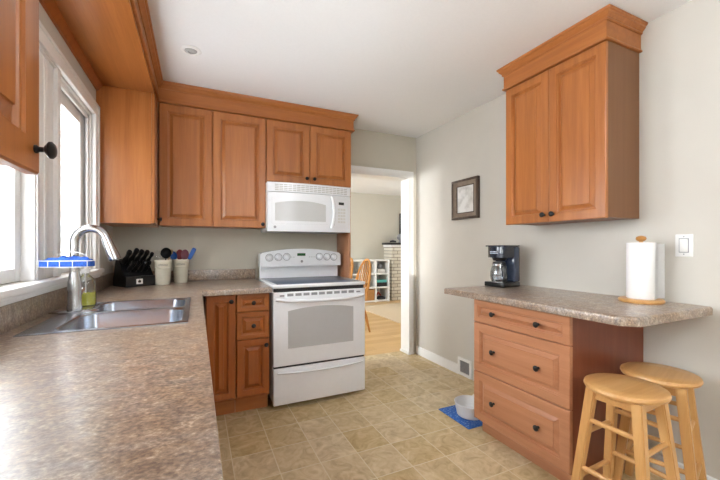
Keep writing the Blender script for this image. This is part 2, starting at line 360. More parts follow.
def strip(bm, x0, x1, n, zlo, zhi, yf, t):
    """sheet of thickness t in front of curved surface y = yf(x); between zlo(x) and zhi(x)"""
    cols = []
    for i in range(n + 1):
        x = x0 + (x1 - x0) * i / n; y = yf(x); a, b = zlo(x), zhi(x)
        cols.append([bm.verts.new((x, y, a)), bm.verts.new((x, y, b)), bm.verts.new((x, y - t, b)), bm.verts.new((x, y - t, a))])
    for a, b in zip(cols, cols[1:]):
        for k in range(4): bm.faces.new((a[k], a[(k + 1) % 4], b[(k + 1) % 4], b[k]))
    bm.faces.new(cols[0]); bm.faces.new(cols[-1][::-1]); return bm
def dup(root, loc, rotz=0.0, label=None, name=None):
    r = root.copy(); C.objects.link(r); r.location = loc; r.rotation_euler = (0, 0, rotz)
    if label: r['label'] = label
    for ch in list(root.children):
        c = ch.copy(); C.objects.link(c); c.parent = r
        for g in list(ch.children):
            d = g.copy(); C.objects.link(d); d.parent = c
    return r

# ------------------------------------------------------------------ room shell
XL, XR, YB, ZC = -0.602, 2.26, 3.34, 2.445
YR = -2.0                       # rear wall (behind the camera)
WT = 0.14
WY0, WY1, WZ0, WZ1 = 0.90, 2.722, 1.065, 2.045      # kitchen window opening
DX0, DX1, DZ = 1.36, 2.172, 1.988                   # doorway opening
struct('floor', cells(B(), [XL - .17, XR + .17], [YR - .17, YB + WT], lambda i, j: True, -0.05, 0.0), tile)
struct('ceiling', bx(XL - .17, XR + .17, YR - .17, YB + WT, ZC, ZC + 0.1), ceil_m)
def wall_plane(xs, zs, fill, y0, y1):
    bm = B(); cells(bm, xs, zs, fill, y0, y1)
    for v in bm.verts: v.co = Vector((v.co.x, v.co.z, v.co.y))
    return bm
def wall_side(ys, zs, fill, x0, x1):
    bm = B(); cells(bm, ys, zs, fill, x0, x1)
    for v in bm.verts: v.co = Vector((v.co.z, v.co.x, v.co.y))
    return bm
struct('wall_left', wall_side([YR, -1.7, -0.3, WY0, WY1, YB], [0, WZ0, WZ1, ZC], lambda i, j: not (i in (1, 3) and j == 1), XL - .17, XL), wall_m)
struct('wall_right', wall_side([YR, YB], [0, ZC], lambda i, j: True, XR, XR + .15), wall_m)
struct('wall_back', wall_plane([XL - .17, DX0, DX1, XR + .15], [0, DZ, ZC], lambda i, j: not (i == 1 and j == 0), YB, YB + WT), wall_d)
struct('wall_rear', wall_plane([XL - .17, 0.66, 0.921, XR + .15], [0, 1.2, 2.335, ZC], lambda i, j: not (i == 1 and j == 1), YR - .15, YR), wall_m)
# unseen narrow sidelight in the rear wall, added to shape the sun patch
pd = B(); box(pd, 0.6605, 0.672, YR - .1, YR - .06, 1.2005, 2.3345); box(pd, 0.909, 0.9205, YR - .1, YR - .06, 1.2005, 2.3345)
o = struct('added_sidelight', pd, trimw); struct('glass_pane', bx(0.672, 0.909, YR - .083, YR - .077, 1.2005, 2.3345), glass, o)
# unseen window in the left wall, added behind the camera for soft daylight
pd = B()
for a in ((-1.6995, -1.65), (-1.02, -0.98), (-0.35, -0.3005)): box(pd, XL - .12, XL - .06, a[0], a[1], WZ0 + .0005, WZ1 - .0005)
box(pd, XL - .12, XL - .06, -1.65, -0.35, WZ0 + .0005, WZ0 + .05); box(pd, XL - .12, XL - .06, -1.65, -0.35, WZ1 - .05, WZ1 - .0005)
o = struct('added_side_window', pd, trimw); struct('glass_pane', bx(XL - .093, XL - .087, -1.65, -0.35, WZ0 + .05, WZ1 - .05), glass, o)
# baseboards
def bb(path, side): return sweep(B(), path, [(0, 0), (0.014, 0), (0.014, 0.07), (0.009, 0.085), (0, 0.09)], side)
struct('baseboard_right', bb([(XR - .0005, YB - .022), (XR - .0005, 2.6225)], 1), trimw)
struct('baseboard_right_near', bb([(XR - .0005, 1.085), (XR - .0005, YR)], 1), trimw)
# door casing (one trim round the doorway) with jamb lining
cs = B()
box(cs, DX1, DX1 + 0.045, YB - .018, YB - .0005, 0, DZ + .0, 0.003); box(cs, DX0 - .06, DX1 + .045, YB - .018, YB - .0005, DZ, DZ + .065, 0.003)
box(cs, DX0 - .045, DX0, YB - .018, YB - .0005, 0, DZ)
box(cs, DX1 - .014, DX1 - .0003, YB - .018, YB + WT + .018, 0, DZ - .014); box(cs, DX0 + .0003, DX0 + .014, YB - .018, YB + WT + .018, 0, DZ - .014)
box(cs, DX0 + .0003, DX1 - .0003, YB - .018, YB + WT + .018, DZ - .014, DZ - .0003)
box(cs, DX1 - .02, DX1 + .049, YB - .024, YB - .0005, 0, 0.02); box(cs, DX1 - .03, DX1 - .012, YB - .03, YB + WT + .02, 0, 0.022, 0.003)
struct('trim_1', cs, trimw)

# ---- window over the sink
wn = bpy.data.objects.new('window_1', None); C.objects.link(wn); wn.location = (XL, 1.81, WZ0); wn['kind'] = 'structure'
cg = B()   # casing on the wall face
CX = XL + 0.0005
def casing(y0, y1, z0, z1): box(cg, CX, CX + 0.022, y0, y1, z0, z1, 0.004); 
casing(WY1, WY1 + .062, 1.05, WZ1 + .062); casing(WY0 - .062, WY0, 1.05, WZ1 + .062); casing(WY0, WY1, WZ1, WZ1 + .062)
box(cg, CX, CX + .03, WY1 + .05, WY1 + .066, 1.05, WZ1 + .07, .003); box(cg, CX, CX + .03, WY0 - .062, WY1 + .066, WZ1 + .054, WZ1 + .07, .003)
obj('casing', cg, trimw, wn)
lin_ = B()  # jamb lining
box(lin_, XL - .16, CX, WY1 - .012, WY1 - .0005, WZ0, WZ1 - .0005); box(lin_, XL - .16, CX, WY0 + .0005, WY0 + .012, WZ0, WZ1 - .0005); box(lin_, XL - .16, CX, WY0 + .012, WY1 - .012, WZ1 - .012, WZ1 - .0005)
for k, (dx, w) in enumerate(((-.010, .030),)):
    box(lin_, XL + dx - .012, XL + dx, WY1 - .012 - w, WY1 - .012, WZ0, WZ1 - .012, .002); box(lin_, XL + dx - .012, XL + dx, 2.086, WY1 - .012, WZ1 - .012 - w, WZ1 - .012, .002)
obj('jamb_lining', lin_, trimw, wn)
ml = B()    # centre mullion with stepped face, and the deeper frame round the near opening
MT = WZ1 - .014
box(ml, XL - .13, XL + .008, 1.84, 2.085, WZ0, MT, .004)
for a, b, d in ((1.85, 1.875, .014), (1.93, 1.98, .012), (2.04, 2.085, .024)): box(ml, XL + .006, XL + d, a, b, WZ0, MT, .003)
box(ml, XL - .13, XL + .008, WY0 + .012, 1.8395, MT - .03, MT, .004); box(ml, XL + .0085, XL + .022, WY0 + .012, 2.039, MT - .012, MT, .003)
obj('mullion', ml, trimw, wn)
def sash(y0, y1, z0, z1, x0, x1, w):
    s = B(); box(s, x0, x1, y0, y0 + w, z0, z1, .003); box(s, x0, x1, y1 - w, y1, z0, z1, .003); box(s, x0, x1, y0 + w, y1 - w, z0, z0 + w, .003); box(s, x0, x1, y0 + w, y1 - w, z1 - w, z1, .003)
    so = obj('sash', s, trimw, wn); obj('pane', bx((x0 + x1) / 2 - .003, (x0 + x1) / 2 + .003, y0 + w, y1 - w, z0 + w, z1 - w), glass, so)
sash(WY0 + .013, 1.839, WZ0 + .002, WZ1 - .046, XL - .075, XL - .035, .05)
sash(2.0865, WY1 - .0125, WZ0 + .002, WZ1 - .0125, XL - .06, XL - .035, .085)
sl = B()    # stool (sill) and apron
box(sl, XL - .155, XL + .055, WY0 - .07, WY1 + .07, WZ0 - .028, WZ0 - .0005, .008); box(sl, CX, CX + .032, WY0 - .06, WY1 + .062, 1.008, WZ0 - .028, .006); box(sl, CX, CX + .042, WY0 - .06, WY1 + .062, 1.024, WZ0 - .028, .004)
obj('sill', sl, trimw, wn)
# neighbour's house wall outside, lengthened rearward to block the low sun
nb = B(); box(nb, -4.3, -4.0, -16.0, 0.98, -0.5, 4.4)
for i in range(31): box(nb, -4.0, -3.985, -16.0, 0.98, -0.45 + i * .15, -0.44 + i * .15)
struct('wall_neighbour', nb, siding)

# ---- living room beyond the doorway
LY0, LY1, LX0, LX1 = YB + WT, 7.25, -1.0, 5.6
struct('floor_living_room', bx(LX0, LX1, LY0, LY1 + .1, -0.05, -0.0005), planks)
struct('ceiling_living_room', bx(LX0 - .1, LX1 + .1, LY0, LY1 + .1, ZC, ZC + .1), ceil_m)
struct('wall_living_far', bx(LX0 - .1, LX1 + .1, LY1, LY1 + .1, 0, ZC), wall_d)
struct('wall_living_right', wall_side([LY0, 4.4, 5.9, LY1], [0, 1.3, 2.2, ZC], lambda i, j: not (i == 1 and j == 1), LX1, LX1 + .1), wall_d)
wl = B()
for a, b, c, d in ((4.4, 4.46, 1.3, 2.2), (5.84, 5.9, 1.3, 2.2), (5.12, 5.18, 1.36, 2.14), (4.46, 5.84, 1.3, 1.36), (4.46, 5.84, 2.14, 2.2)): box(wl, LX1 + .03, LX1 + .08, a, b, c, d)
o = struct('added_living_window_right', wl, trimw); struct('glass_pane', bx(LX1 + .052, LX1 + .058, 4.46, 5.84, 1.36, 2.14), glass, o)  # unseen window, added to brighten the living room from the right
struct('wall_living_left', wall_side([LY0, 4.2, 6.6, LY1], [0, 0.7, 2.2, ZC], lambda i, j: not (i == 1 and j == 1), LX0 - .1, LX0), wall_d)
wl = B()
for a, b, c, d in ((4.2, 4.26, .7, 2.2), (6.54, 6.6, .7, 2.2), (5.37, 5.43, .76, 2.14), (4.26, 6.54, .7, .76), (4.26, 6.54, 2.14, 2.2)): box(wl, LX0 - .08, LX0 - .03, a, b, c, d)
o = struct('added_living_window', wl, trimw); struct('glass_pane', bx(LX0 - .058, LX0 - .052, 4.26, 6.54, .76, 2.14), glass, o)  # unseen window, added to light the living room from the left
struct('baseboard_living_far', bb([(LX0, LY1 - .0005), (LX1, LY1 - .0005)], 1), trimw)
struct('wall_living_side', wall_plane([LX0 - .1, XL - .17], [0, ZC], lambda i, j: True, LY0 - .1, LY0), wall_d)
struct('wall_living_side_right', wall_plane([XR + .15, LX1 + .1], [0, ZC], lambda i, j: True, LY0 - .1, LY0), wall_d)

# ------------------------------------------------------------------ wall cabinets
X3 = (1, 0, 0); Y3 = (0, 1, 0); NY = (0, -1, 0)
YF = 3.02                     # face plane of the doors on the back wall
def door(parent, O, U, N, w, h, m, knob_at=None, frame=0.055, name='door', ks=1.0):
    d = obj(name, panel(B(), O, U, N, w, h, 0.02, frame), m, parent, ang=8)
    if knob_at:
        p = Vector(O) + Vector(U) * knob_at[0] + Vector((0, 0, knob_at[1])); knob(d, p, N, s=ks)
    return d
ZD = 2.29
# pair of tall doors
t = thing('wall_cabinet', (0.14, 3.18, 1.365), 'tall cherry wall cabinet with two long raised panel doors, left of the microwave', 'cabinet')
obj('body', bx(-0.262, 0.5285, YF + .021, YB - .001, 1.37, 2.2925), cherry_z, t)
door(t, (-0.255, YF, 1.365), X3, NY, 0.366, ZD - 1.365, cherry_z)
door(t, (0.117, YF, 1.365), X3, NY, 0.4115, ZD - 1.365, cherry_z, (0.412 - .028, .03))
t = thing('wall_cabinet', (0.925, 3.18, 1.76), 'short cherry wall cabinet with two small doors directly above the microwave', 'cabinet')
obj('body', bx(0.533, 1.318, YF + .021, YB - .001, 1.752, 2.2925), cherry_z, t)
door(t, (0.536, YF, 1.765), X3, NY, 0.377, ZD - 1.765, cherry_z, (0.377 - .03, .045))
door(t, (0.918, YF, 1.765), X3, NY, 0.398, ZD - 1.765, cherry_z, (0.035, .045))
# corner unit on window wall
XF = -0.265
t = thing('corner_wall_cabinet', (-0.42, 3.08, 1.365), 'cherry corner wall cabinet with plain broad side facing the sink, right of the window', 'cabinet')
obj('body', bx(XL + .001, XF - .021, 2.822, YB - .001, 1.365, 2.2925), cherry_z, t)
door(t, (XF, 2.825, 1.37), Y3, X3, 0.185, ZD - 1.37, cherry_z, (.16, .04), frame=0.04)
# near cabinet, door seen edge-on at far left
t = thing('wall_cabinet', (-0.43, 0.45, 1.345), 'cherry wall cabinet at far left edge, nearest the camera, left of the window', 'cabinet')
obj('body', bx(XL + .001, XF - .021, 0.034, 0.842, 1.347, 2.2925), cherry_z, t)
door(t, (XF, 0.443, 1.335), Y3, X3, 0.40, ZD - 1.335, cherry_z, (.378, .043), ks=1.0, frame=.06)
door(t, (XF, 0.037, 1.335), Y3, X3, 0.40, ZD - 1.335, cherry_z, (.022, .043), ks=1.0, frame=.06)
# wooden bridge between the two over the window
t = thing('wooden_valance', (-0.42, 1.83, 2.28), 'cherry boxed bridge spanning over the window between the two wall cabinets', 'valance')
obj('underside_board', bx(XL + .001, XF - .003, 0.8435, 2.82, 2.275, 2.293, .002), cherry_y, t)
obj('wall_cleat', sweep(B(), [(XL + .001, 0.8435), (XL + .001, 2.82)], [(0, 2.235), (.012, 2.235), (.018, 2.25), (.034, 2.266), (.036, 2.2748), (0, 2.2748)], 1), base_z, t)
# crown and frieze
t = thing('cabinet_crown', (0.5, 3.0, 2.29), 'cherry crown and frieze running along the ceiling over the window and stove cabinets', 'crown')
pth = [(XF - .002, -0.2), (XF - .002, YF - .002), (1.333, YF - .002), (1.333, YB - .001)]
obj('frieze_board', sweep(B(), pth, [(-0.016, 2.2935), (0.012, 2.2935), (0.015, 2.2985), (0.012, 2.306), (0.006, 2.308), (0.006, 2.443), (-0.016, 2.443)], 1), cherry_x, t)
obj('moulding', sweep(B(), pth, [(0.0062, 2.392), (.012, 2.392), (.016, 2.398), (.014, 2.403), (.020, 2.410), (.030, 2.420), (.031, 2.428), (.038, 2.432), (.041, 2.443), (.0062, 2.443)], 1), cherry_x, t, ang=25)
# panel standing between stove and doorway
t = obj('end_panel', bx(1.2955, 1.317, 3.03, YB - .001, 0.0, 1.7515, .002), glare_up, loc=(1.306, 3.18, 0)); tag(t, 'upright cherry end panel between the stove and the doorway', 'panel')

# right wall cabinet
XRF = 1.95; RY0, RY1 = 1.122, 1.782
t = thing('wall_cabinet', (2.1, 1.45, 1.36), 'cherry two door wall cabinet hung on the right wall above the breakfast counter', 'cabinet')
obj('body', bx(XRF + .021, XR - .001, RY0, RY1, 1.362, ZC - .003), side_shade_z, t)
YN = (0, -1, 0); XN = (-1, 0, 0)
door(t, (XRF, RY1, 1.357), YN, XN, 0.329, ZD - 1.357, cherry_z, (.329 - .03, .045), frame=.05)
door(t, (XRF, RY1 - .331, 1.357), YN, XN, 0.329, ZD - 1.357, cherry_z, (.03, .045), frame=.05)
pr_ = [(XR - .001, RY0 - .002), (XRF - .002, RY0 - .002), (XRF - .002, RY1 + .002), (XR - .001, RY1 + .002)]
cw = obj('crown', sweep(B(), pr_, [(-0.014, 2.2935), (0.012, 2.2935), (0.015, 2.2985), (0.012, 2.306), (0.006, 2.308), (0.006, 2.443), (-0.014, 2.443)], -1), cherry_y, t)
obj('moulding', sweep(B(), pr_, [(0.0062, 2.392), (.012, 2.392), (.016, 2.398), (.014, 2.403), (.020, 2.410), (.030, 2.420), (.031, 2.428), (.038, 2.432), (.041, 2.443), (.0062, 2.443)], -1), cherry_y, cw, ang=25)

# ------------------------------------------------------------------ base cabinets and worktops
ZK = 0.10; ZT = 0.874
t = thing('base_cabinet', (0.15, 2.9, 0), 'narrow cherry base cabinet with one tall door, in the corner left of the drawers', 'cabinet')
obj('body', bx(0.055, 0.251, 2.622, YB - .002, 0.12, ZT - .001), base_z, t)
obj('toe_kick', bx(0.055, 0.251, 2.69, 2.71, 0.0, 0.1195), base_x, t)
door(t, (0.058, 2.60, 0.138), X3, NY, 0.19, 0.868 - .138, base_z, (.19 - .03, .868 - .138 - .045), frame=.045)
t = thing('base_cabinet', (0.37, 2.9, 0), 'cherry base cabinet with two small drawers over a door, left of the stove', 'cabinet')
obj('body', bx(0.253, 0.484, 2.622, YB - .002, 0.12, ZT - .001), base_z, t)
obj('toe_kick', bx(0.253, 0.484, 2.69, 2.71, 0.0, 0.1195), base_x, t)
for z0, z1 in ((0.742, 0.868), (0.546, 0.737)):
    d = obj('drawer', panel(B(), (0.254, 2.60, z0), X3, NY, 0.227, z1 - z0, .02, .03), base_x, t, ang=8); knob(d, (0.3675, 2.60, (z0 + z1) / 2), NY)
door(t, (0.254, 2.60, 0.138), X3, NY, 0.227, 0.541 - .138, base_z, (.227 - .025, .541 - .138 - .045), frame=.045)
# run under the sink (fronts face the room, below the worktop)
t = thing('sink_base_cabinet', (-0.28, 1.2, 0), 'cherry base cabinet run beneath the sink worktop along the window wall', 'cabinet')
bd = B(); box(bd, XL + .002, -0.022, -0.99, 2.99, 0.12, 0.655); box(bd, -0.024, -0.022, -0.99, 2.598, 0.655, ZT - .001); box(bd, XL + .002, -0.022, -0.99, 1.3, 0.655, ZT - .001)
obj('body', bd, base_z, t); obj('toe_kick', bx(-0.1, -0.08, -0.99, 2.68, 0, .1195), base_z, t)
for i in range(8): door(t, (0.0, -0.985 + i * .444, 0.138), Y3, X3, 0.438, 0.73, base_z, (.03 if i % 2 else .408, .68), frame=.05)
# worktop L with sink cut-out
SX0, SX1, SY0, SY1 = -0.53, -0.03, 1.475, 2.205
ct = thing('countertop', (-0.2, 1.5, ZT), 'speckled brown laminate worktop turning the corner under the window, holding the sink', 'countertop')
obj('worktop', cells(B(), [XL + .001, SX0 + .015, SX1 - .015, 0.030, 0.492], [-1.0, SY0 + .015, SY1 - .015, 2.555, YB - .001], lambda i, j: (i < 3 and not (i == 1 and j == 1)) or j == 3, ZT, 0.914, 0.010), counter_m, ct)
bs = B(); box(bs, XL + .001, XL + .022, -1.0, YB - .001, 0.9145, 1.006, .003); box(bs, XL + .0225, 0.489, YB - .022, YB - .001, 0.9145, 1.006, .003)
obj('backsplash', bs, counter_m, ct)
# right drawer unit
t = thing('drawer_cabinet', (1.95, 1.42, 0), 'cherry cabinet with three wide drawers under the breakfast counter', 'cabinet')
obj('body', bx(1.652, XR - .001, 1.102, 1.748, ZK, ZT - .001), shade_z, t)
obj('toe_kick', bx(1.70, XR - .001, 1.108, 1.742, 0.0, ZK - .0005), glare_y, t)
for z0, z1 in ((0.724, 0.866), (0.412, 0.719), (0.10, 0.407)):
    d = obj('drawer', panel(B(), (1.63, 1.748, z0), YN, XN, 0.646, z1 - z0, .021, .035 if z0 > .7 else .05), glare_y, t, ang=8)
    for q in (0.17, 0.475): knob(d, (1.63, 1.748 - q, (z0 + z1) / 2), XN)
# right counter with clipped corner
pb = prism(B(), [(XR - .001, 0.812), (1.64, 0.812), (1.588, 0.864), (1.588, 1.995), (XR - .001, 1.995)], ZT, 0.914)
tf = [f for f in pb.faces if f.normal.z > .9 or all(v.co.z > .9 for v in f.verts)]
es = [e for e in tf[0].edges if not all(v.co.x > XR - .01 for v in e.verts)]
bmesh.ops.bevel(pb, geom=es, offset=.012, segments=3, affect='EDGES', profile=.5)
o = obj('breakfast_counter', pb, counter_m, loc=(1.92, 1.4, ZT)); tag(o, 'speckled brown breakfast counter on the right wall with a clipped corner', 'countertop')

# ------------------------------------------------------------------ stove
SXL, SXR, SYF = 0.508, 1.254, 2.60
t = thing('stove', (0.88, 2.9, 0), 'white electric range with smooth dark cooktop and windowed oven door', 'stove')
obj('body', bx(SXL, SXR, SYF + .035, 3.27, 0.05, 0.895, .004), appl, t)
for x in (SXL + .06, SXR - .06):
    for y in (SYF + .1, 3.2): obj('levelling_foot', lathe(B(), [(.018, 0), (.018, .05)], (x, y, 0), n=12), blackp, t)
ck = obj('cooktop', bx(SXL - .006, SXR + .006, SYF - .005, 3.209, 0.8955, 0.922, .008, 3), appl, t)
obj('glass_surface', bx(SXL + .035, SXR - .035, SYF + .028, 3.195, 0.9215, 0.9245, .001), cookglass, ck)
od = obj('oven_door', bx(SXL, SXR, SYF - .012, SYF + .034, 0.318, 0.868, .008, 3), appl, t)
xc = (SXL + SXR) / 2; hw = 0.265
obj('window', strip(B(), xc - hw, xc + hw, 24, lambda x: .447, lambda x: .725 + .025 * (1 - ((x - xc) / hw) ** 2), lambda x: SYF - .0125, .002), greyw, od)
for i in range(11):
    x = xc - .31 + i * .062; w = .017 if i in (0, 10) else .023; obj('vent_slot', bx(x - w, x + w, SYF - .0145, SYF - .0122, .836, .856 if 0 < i < 10 else .848), slotm, od)
hb = B(); n = 24
tube(hb, [(SXL + .02 + (SXR - SXL - .04) * i / n, SYF - .05 + .036 * (2 * i / n - 1) ** 4, .815 - .018 * (1 - (2 * i / n - 1) ** 2)) for i in range(n + 1)], .017, 10, flat=0.75)
obj('handle', hb, appl, od)
obj('seam', bx(SXL + .01, SXR - .01, SYF + .0, SYF + .034, .868, .894), darkgap, t)
dr = obj('storage_drawer', bx(SXL, SXR, SYF - .012, SYF + .034, 0.032, 0.303, .008, 3), appl, t)
obj('pull_lip', tube(B(), [(SXL + .03 + (SXR - SXL - .06) * i / n, SYF - .016 - .012 * (1 - (2 * i / n - 1) ** 4), .262 + .012 * (2 * i / n - 1) ** 2) for i in range(n + 1)], .011, 8, flat=.7), appl, dr)
obj('seam', bx(SXL + .005, SXR - .005, SYF + .004, SYF + .03, .303, .318), darkgap, t)
# backguard with curved top
bgx0, bgx1 = SXL - .003, SXR + .012
bgb = B(); yb = 3.17
strip(bgb, SXL + .004, SXR + .0, 12, lambda x: .9225, lambda x: 1.04, lambda x: 3.268, .055)
obj('splash_riser', bgb, appl, t)
def zt(x): q = (x - xc) / ((bgx1 - bgx0) / 2); return 1.148 + .042 * (1 - q * q) - (.012 if abs(q) > .97 else 0)
cp = obj('control_panel', strip(B(), bgx0, bgx1, 40, lambda x: 1.028, zt, lambda x: 3.268, .105), appl, t)
YP = 3.268 - .105
for i, x in enumerate((.585, .665, .74, 1.05, 1.125, 1.195)):
    z = 1.105 + .012 * (1 - ((x - xc) / .37) ** 2)
    kb = obj('control_knob', lathe(B(), [(.030, 0), (.030, .004), (.024, .007), (.022, .022), (.018, .025), (0, .026)], (x, YP - .0005, z), NY, 22), appl, cp)
    obj('knob_shade_ring', lathe(B(), [(.0345, 0), (.0345, .0025), (.0302, .0035)], (x, YP - .0003, z), NY, 22), slotm, kb)  # grey ring standing in for shading round the knob
    obj('grip', bx(x - .005, x + .005, YP - .034, YP - .0225, z - .021, z + .021, .003), appl, kb)
obj('clock_display', bx(.838, .915, YP - .002, YP - .0003, 1.123, 1.147), green_lcd, cp)
mat('pale_button_print', (205, 207, 210), .5)
for x in (.785, .807, .955, .977, .999): obj('button', bx(x - .007, x + .007, YP - .0012, YP - .0003, 1.108, 1.116), MATS['pale_button_print'], cp)
obj('emblem', lathe(B(), [(.012, 0), (.012, .0015), (0, .0018)], (xc, YP - .0003, 1.072), NY, 18), greyprint, cp)

# ------------------------------------------------------------------ microwave
mx0, mx1, mz0, mz1 = 0.5305, 1.279, 1.335, 1.7495
mc = (mx0 + mx1) / 2; mh = (mx1 - mx0) / 2
def myf(x): return 2.955 - .032 * (1 - ((x - mc) / mh) ** 2)
t = thing('microwave', (0.9, 3.14, mz0), 'white over-the-range microwave mounted above the stove', 'microwave')
obj('body', bx(mx0, mx1, 2.985, YB - .002, mz0 + .012, mz1, .003), appl, t)
obj('underside', bx(mx0 + .01, mx1 - .01, 2.975, YB - .01, mz0 + .002, mz0 + .0115), greyprint, t)
xd = 1.118
vg = obj('vent_grille', strip(B(), mx0, mx1, 24, lambda x: 1.668, lambda x: mz1, lambda x: 2.984, .0), appl, t); bpy.data.objects.remove(vg)
def slab(x0, x1, n, z0f, z1f, out, back=2.9845):
    """slab from flat back to bowed front"""
    bm = B(); cols = []
    for i in range(n + 1):
        x = x0 + (x1 - x0) * i / n; f = myf(x) - out; a, b = z0f(x), z1f(x)
        cols.append([bm.verts.new((x, back, a)), bm.verts.new((x, back, b)), bm.verts.new((x, f + .004, b)), bm.verts.new((x, f, b - .004)), bm.verts.new((x, f, a + .004)), bm.verts.new((x, f + .004, a))])
    for a, b in zip(cols, cols[1:]):
        for k in range(6): bm.faces.new((a[k], a[(k + 1) % 6], b[(k + 1) % 6], b[k]))
    bm.faces.new(cols[0]); bm.faces.new(cols[-1][::-1]); return bm
vg = obj('vent_grille', slab(mx0, mx1, 24, lambda x: 1.668, lambda x: mz1, 0), appl, t)
vs = B()
for r in range(4):
    for i in range(18):
        x = mx0 + .06 + i * .0365; strip(vs, x, x + .031, 2, lambda q: 1.680 + r * .015, lambda q: 1.687 + r * .015, lambda q: myf(q) - .0003, .001)
obj('slats', vs, mat('pale_grey_slat', (186, 186, 184), .5), vg)
dd = obj('door', slab(mx0, xd - .001, 20, lambda x: mz0, lambda x: 1.665, .002), appl, t)
dm = (mx0 + .06 + xd - .09) / 2; dh = (xd - .09 - mx0 - .06) / 2
obj('raised_border', strip(B(), mx0 + .035, xd - .065, 24, lambda x: 1.40, lambda x: 1.622 + .012 * (1 - ((x - dm) / (dh + .03)) ** 2), lambda x: myf(x) - .0022, .007), appl, dd, ang=20)
obj('window', strip(B(), dm - dh, dm + dh, 24, lambda x: 1.425, lambda x: 1.572 + .024 * (1 - ((x - dm) / dh) ** 2), lambda x: myf(x) - .0096, .002), mww, dd)
obj('handle', tube(B(), [(1.085 + (.012 * math.sin(PI * i / 14)), myf(1.085) - .008 - .036 * math.sin(PI * i / 14) ** .6, 1.375 + i * .272 / 14) for i in range(15)], .0155, 10), appl, dd)
obj('emblem', lathe(B(), [(.011, 0), (.011, .0015), (0, .0018)], (mx0 + .06, myf(mx0 + .06) - .0022, 1.372), NY, 18), greyprint, dd)
pp = obj('keypad_panel', slab(xd + .001, mx1, 8, lambda x: mz0, lambda x: 1.665, .0), appl, t)
obj('display', strip(B(), 1.158, 1.212, 3, lambda x: 1.583, lambda x: 1.607, lambda x: myf(x) - .0003, .0015), lcd_off, pp)
kb = B()
for r in range(5):
    for c in range(3): strip(kb, 1.150 + c * .027, 1.172 + c * .027, 1, lambda x: 1.42 + r * .028, lambda x: 1.438 + r * .028, lambda x: myf(x) - .0003, .001)
obj('buttons', kb, mat('pale_grey_key', (222, 222, 220), .4), pp)

# ------------------------------------------------------------------ sink, tap and things by the sink
sk = thing('sink', (-0.28, 1.84, 0.914), 'stainless steel double bowl sink set in the worktop under the window', 'sink')
rim = B(); bxs = [SX0, SX0 + .085, SX1 - .022, SX1]; bys = [SY0, SY0 + .026, 1.845, 1.873, SY1 - .026, SY1]
cells(rim, bxs, bys, lambda i, j: not (i == 1 and j in (1, 3)), .9143, .9185, .0015); obj('rim', rim, steel, sk)
def bowl(y0, y1):
    bm = B(); x0, x1 = bxs[1], bxs[2]
    def rr(ins, z, r):
        pts = []
        for cx, cy, a0 in ((x1 - ins - r, y1 - ins - r, 0), (x0 + ins + r, y1 - ins - r, 90), (x0 + ins + r, y0 + ins + r, 180), (x1 - ins - r, y0 + ins + r, 270)):
            for k in range(6): a = math.radians(a0 + 18 * k); pts.append(bm.verts.new((cx + r * math.cos(a), cy + r * math.sin(a), z)))
        return pts
    R = [rr(-.012, .9170, .03), rr(-.004, .9186, .045), rr(.006, .913, .06), rr(.014, .80, .055), rr(.03, .755, .05), rr(.06, .742, .04)]
    for a, b in zip(R, R[1:]):
        for k in range(24): bm.faces.new((a[k], a[(k + 1) % 24], b[(k + 1) % 24], b[k]))
    bm.faces.new(R[-1]); return bm
for y0, y1 in ((bys[1], bys[2]), (bys[3], bys[4])):
    b_ = obj('bowl', bowl(y0, y1), steel, sk, ang=60)
    obj('drain', lathe(B(), [(.042, 0), (.042, .003), (.034, .004), (.03, .001), (0, .001)], ((bxs[1] + bxs[2]) / 2, (y0 + y1) / 2, .7425), n=24), chrome, b_)
FX, FY = -0.482, 1.905
ft = thing('faucet', (FX, FY, 0.9185), 'satin nickel pull-down faucet with high arched spout behind the sink', 'faucet')
bp_ = lathe(B(), [(.0, 0), (.034, 0), (.034, .004), (.028, .008), (0, .009)], (FX, FY, .9188), sx=1.0, sy=2.6, axis=(0, 0, 1)); obj('base_plate', bp_, nickel, ft)
obj('column', lathe(B(), [(0, .008), (.027, .008), (.028, .02), (.024, .04), (.0255, .09), (.024, .13), (.018, .17), (.016, .185), (0, .185)], (FX, FY, .9188), n=24), nickel, ft)
r = .058; sp = [(FX, FY, 1.09 + .0225 * k) for k in range(7)]
for k in range(1, 13):
    a = PI - math.radians(168) * k / 12; sp.append((FX + r + r * math.cos(a), FY, 1.225 + r * math.sin(a) * 1.02))
spd = []
obj('spout', tube(B(), sp, .0175, 14), nickel, ft)
e1 = Vector(sp[-1]); dv = (Vector(sp[-1]) - Vector(sp[-2])).normalized()
sh = obj('spray_head', lathe(B(), [(0, -.004), (.0182, -.004), (.019, .01), (.020, .03), (.0245, .075), (.0255, .095), (.022, .098), (0, .098)], e1, dv, 20), nickel, ft)
obj('nozzle', lathe(B(), [(.019, .0982), (.019, .101), (0, .101)], e1, dv, 20), slotm, sh)
obj('lever', tube(B(), [(FX, FY + .02, .985), (FX + .005, FY + .05, .99), (FX + .012, FY + .085, 1.01)], [.012, .009, .0075], 10), nickel, ft)
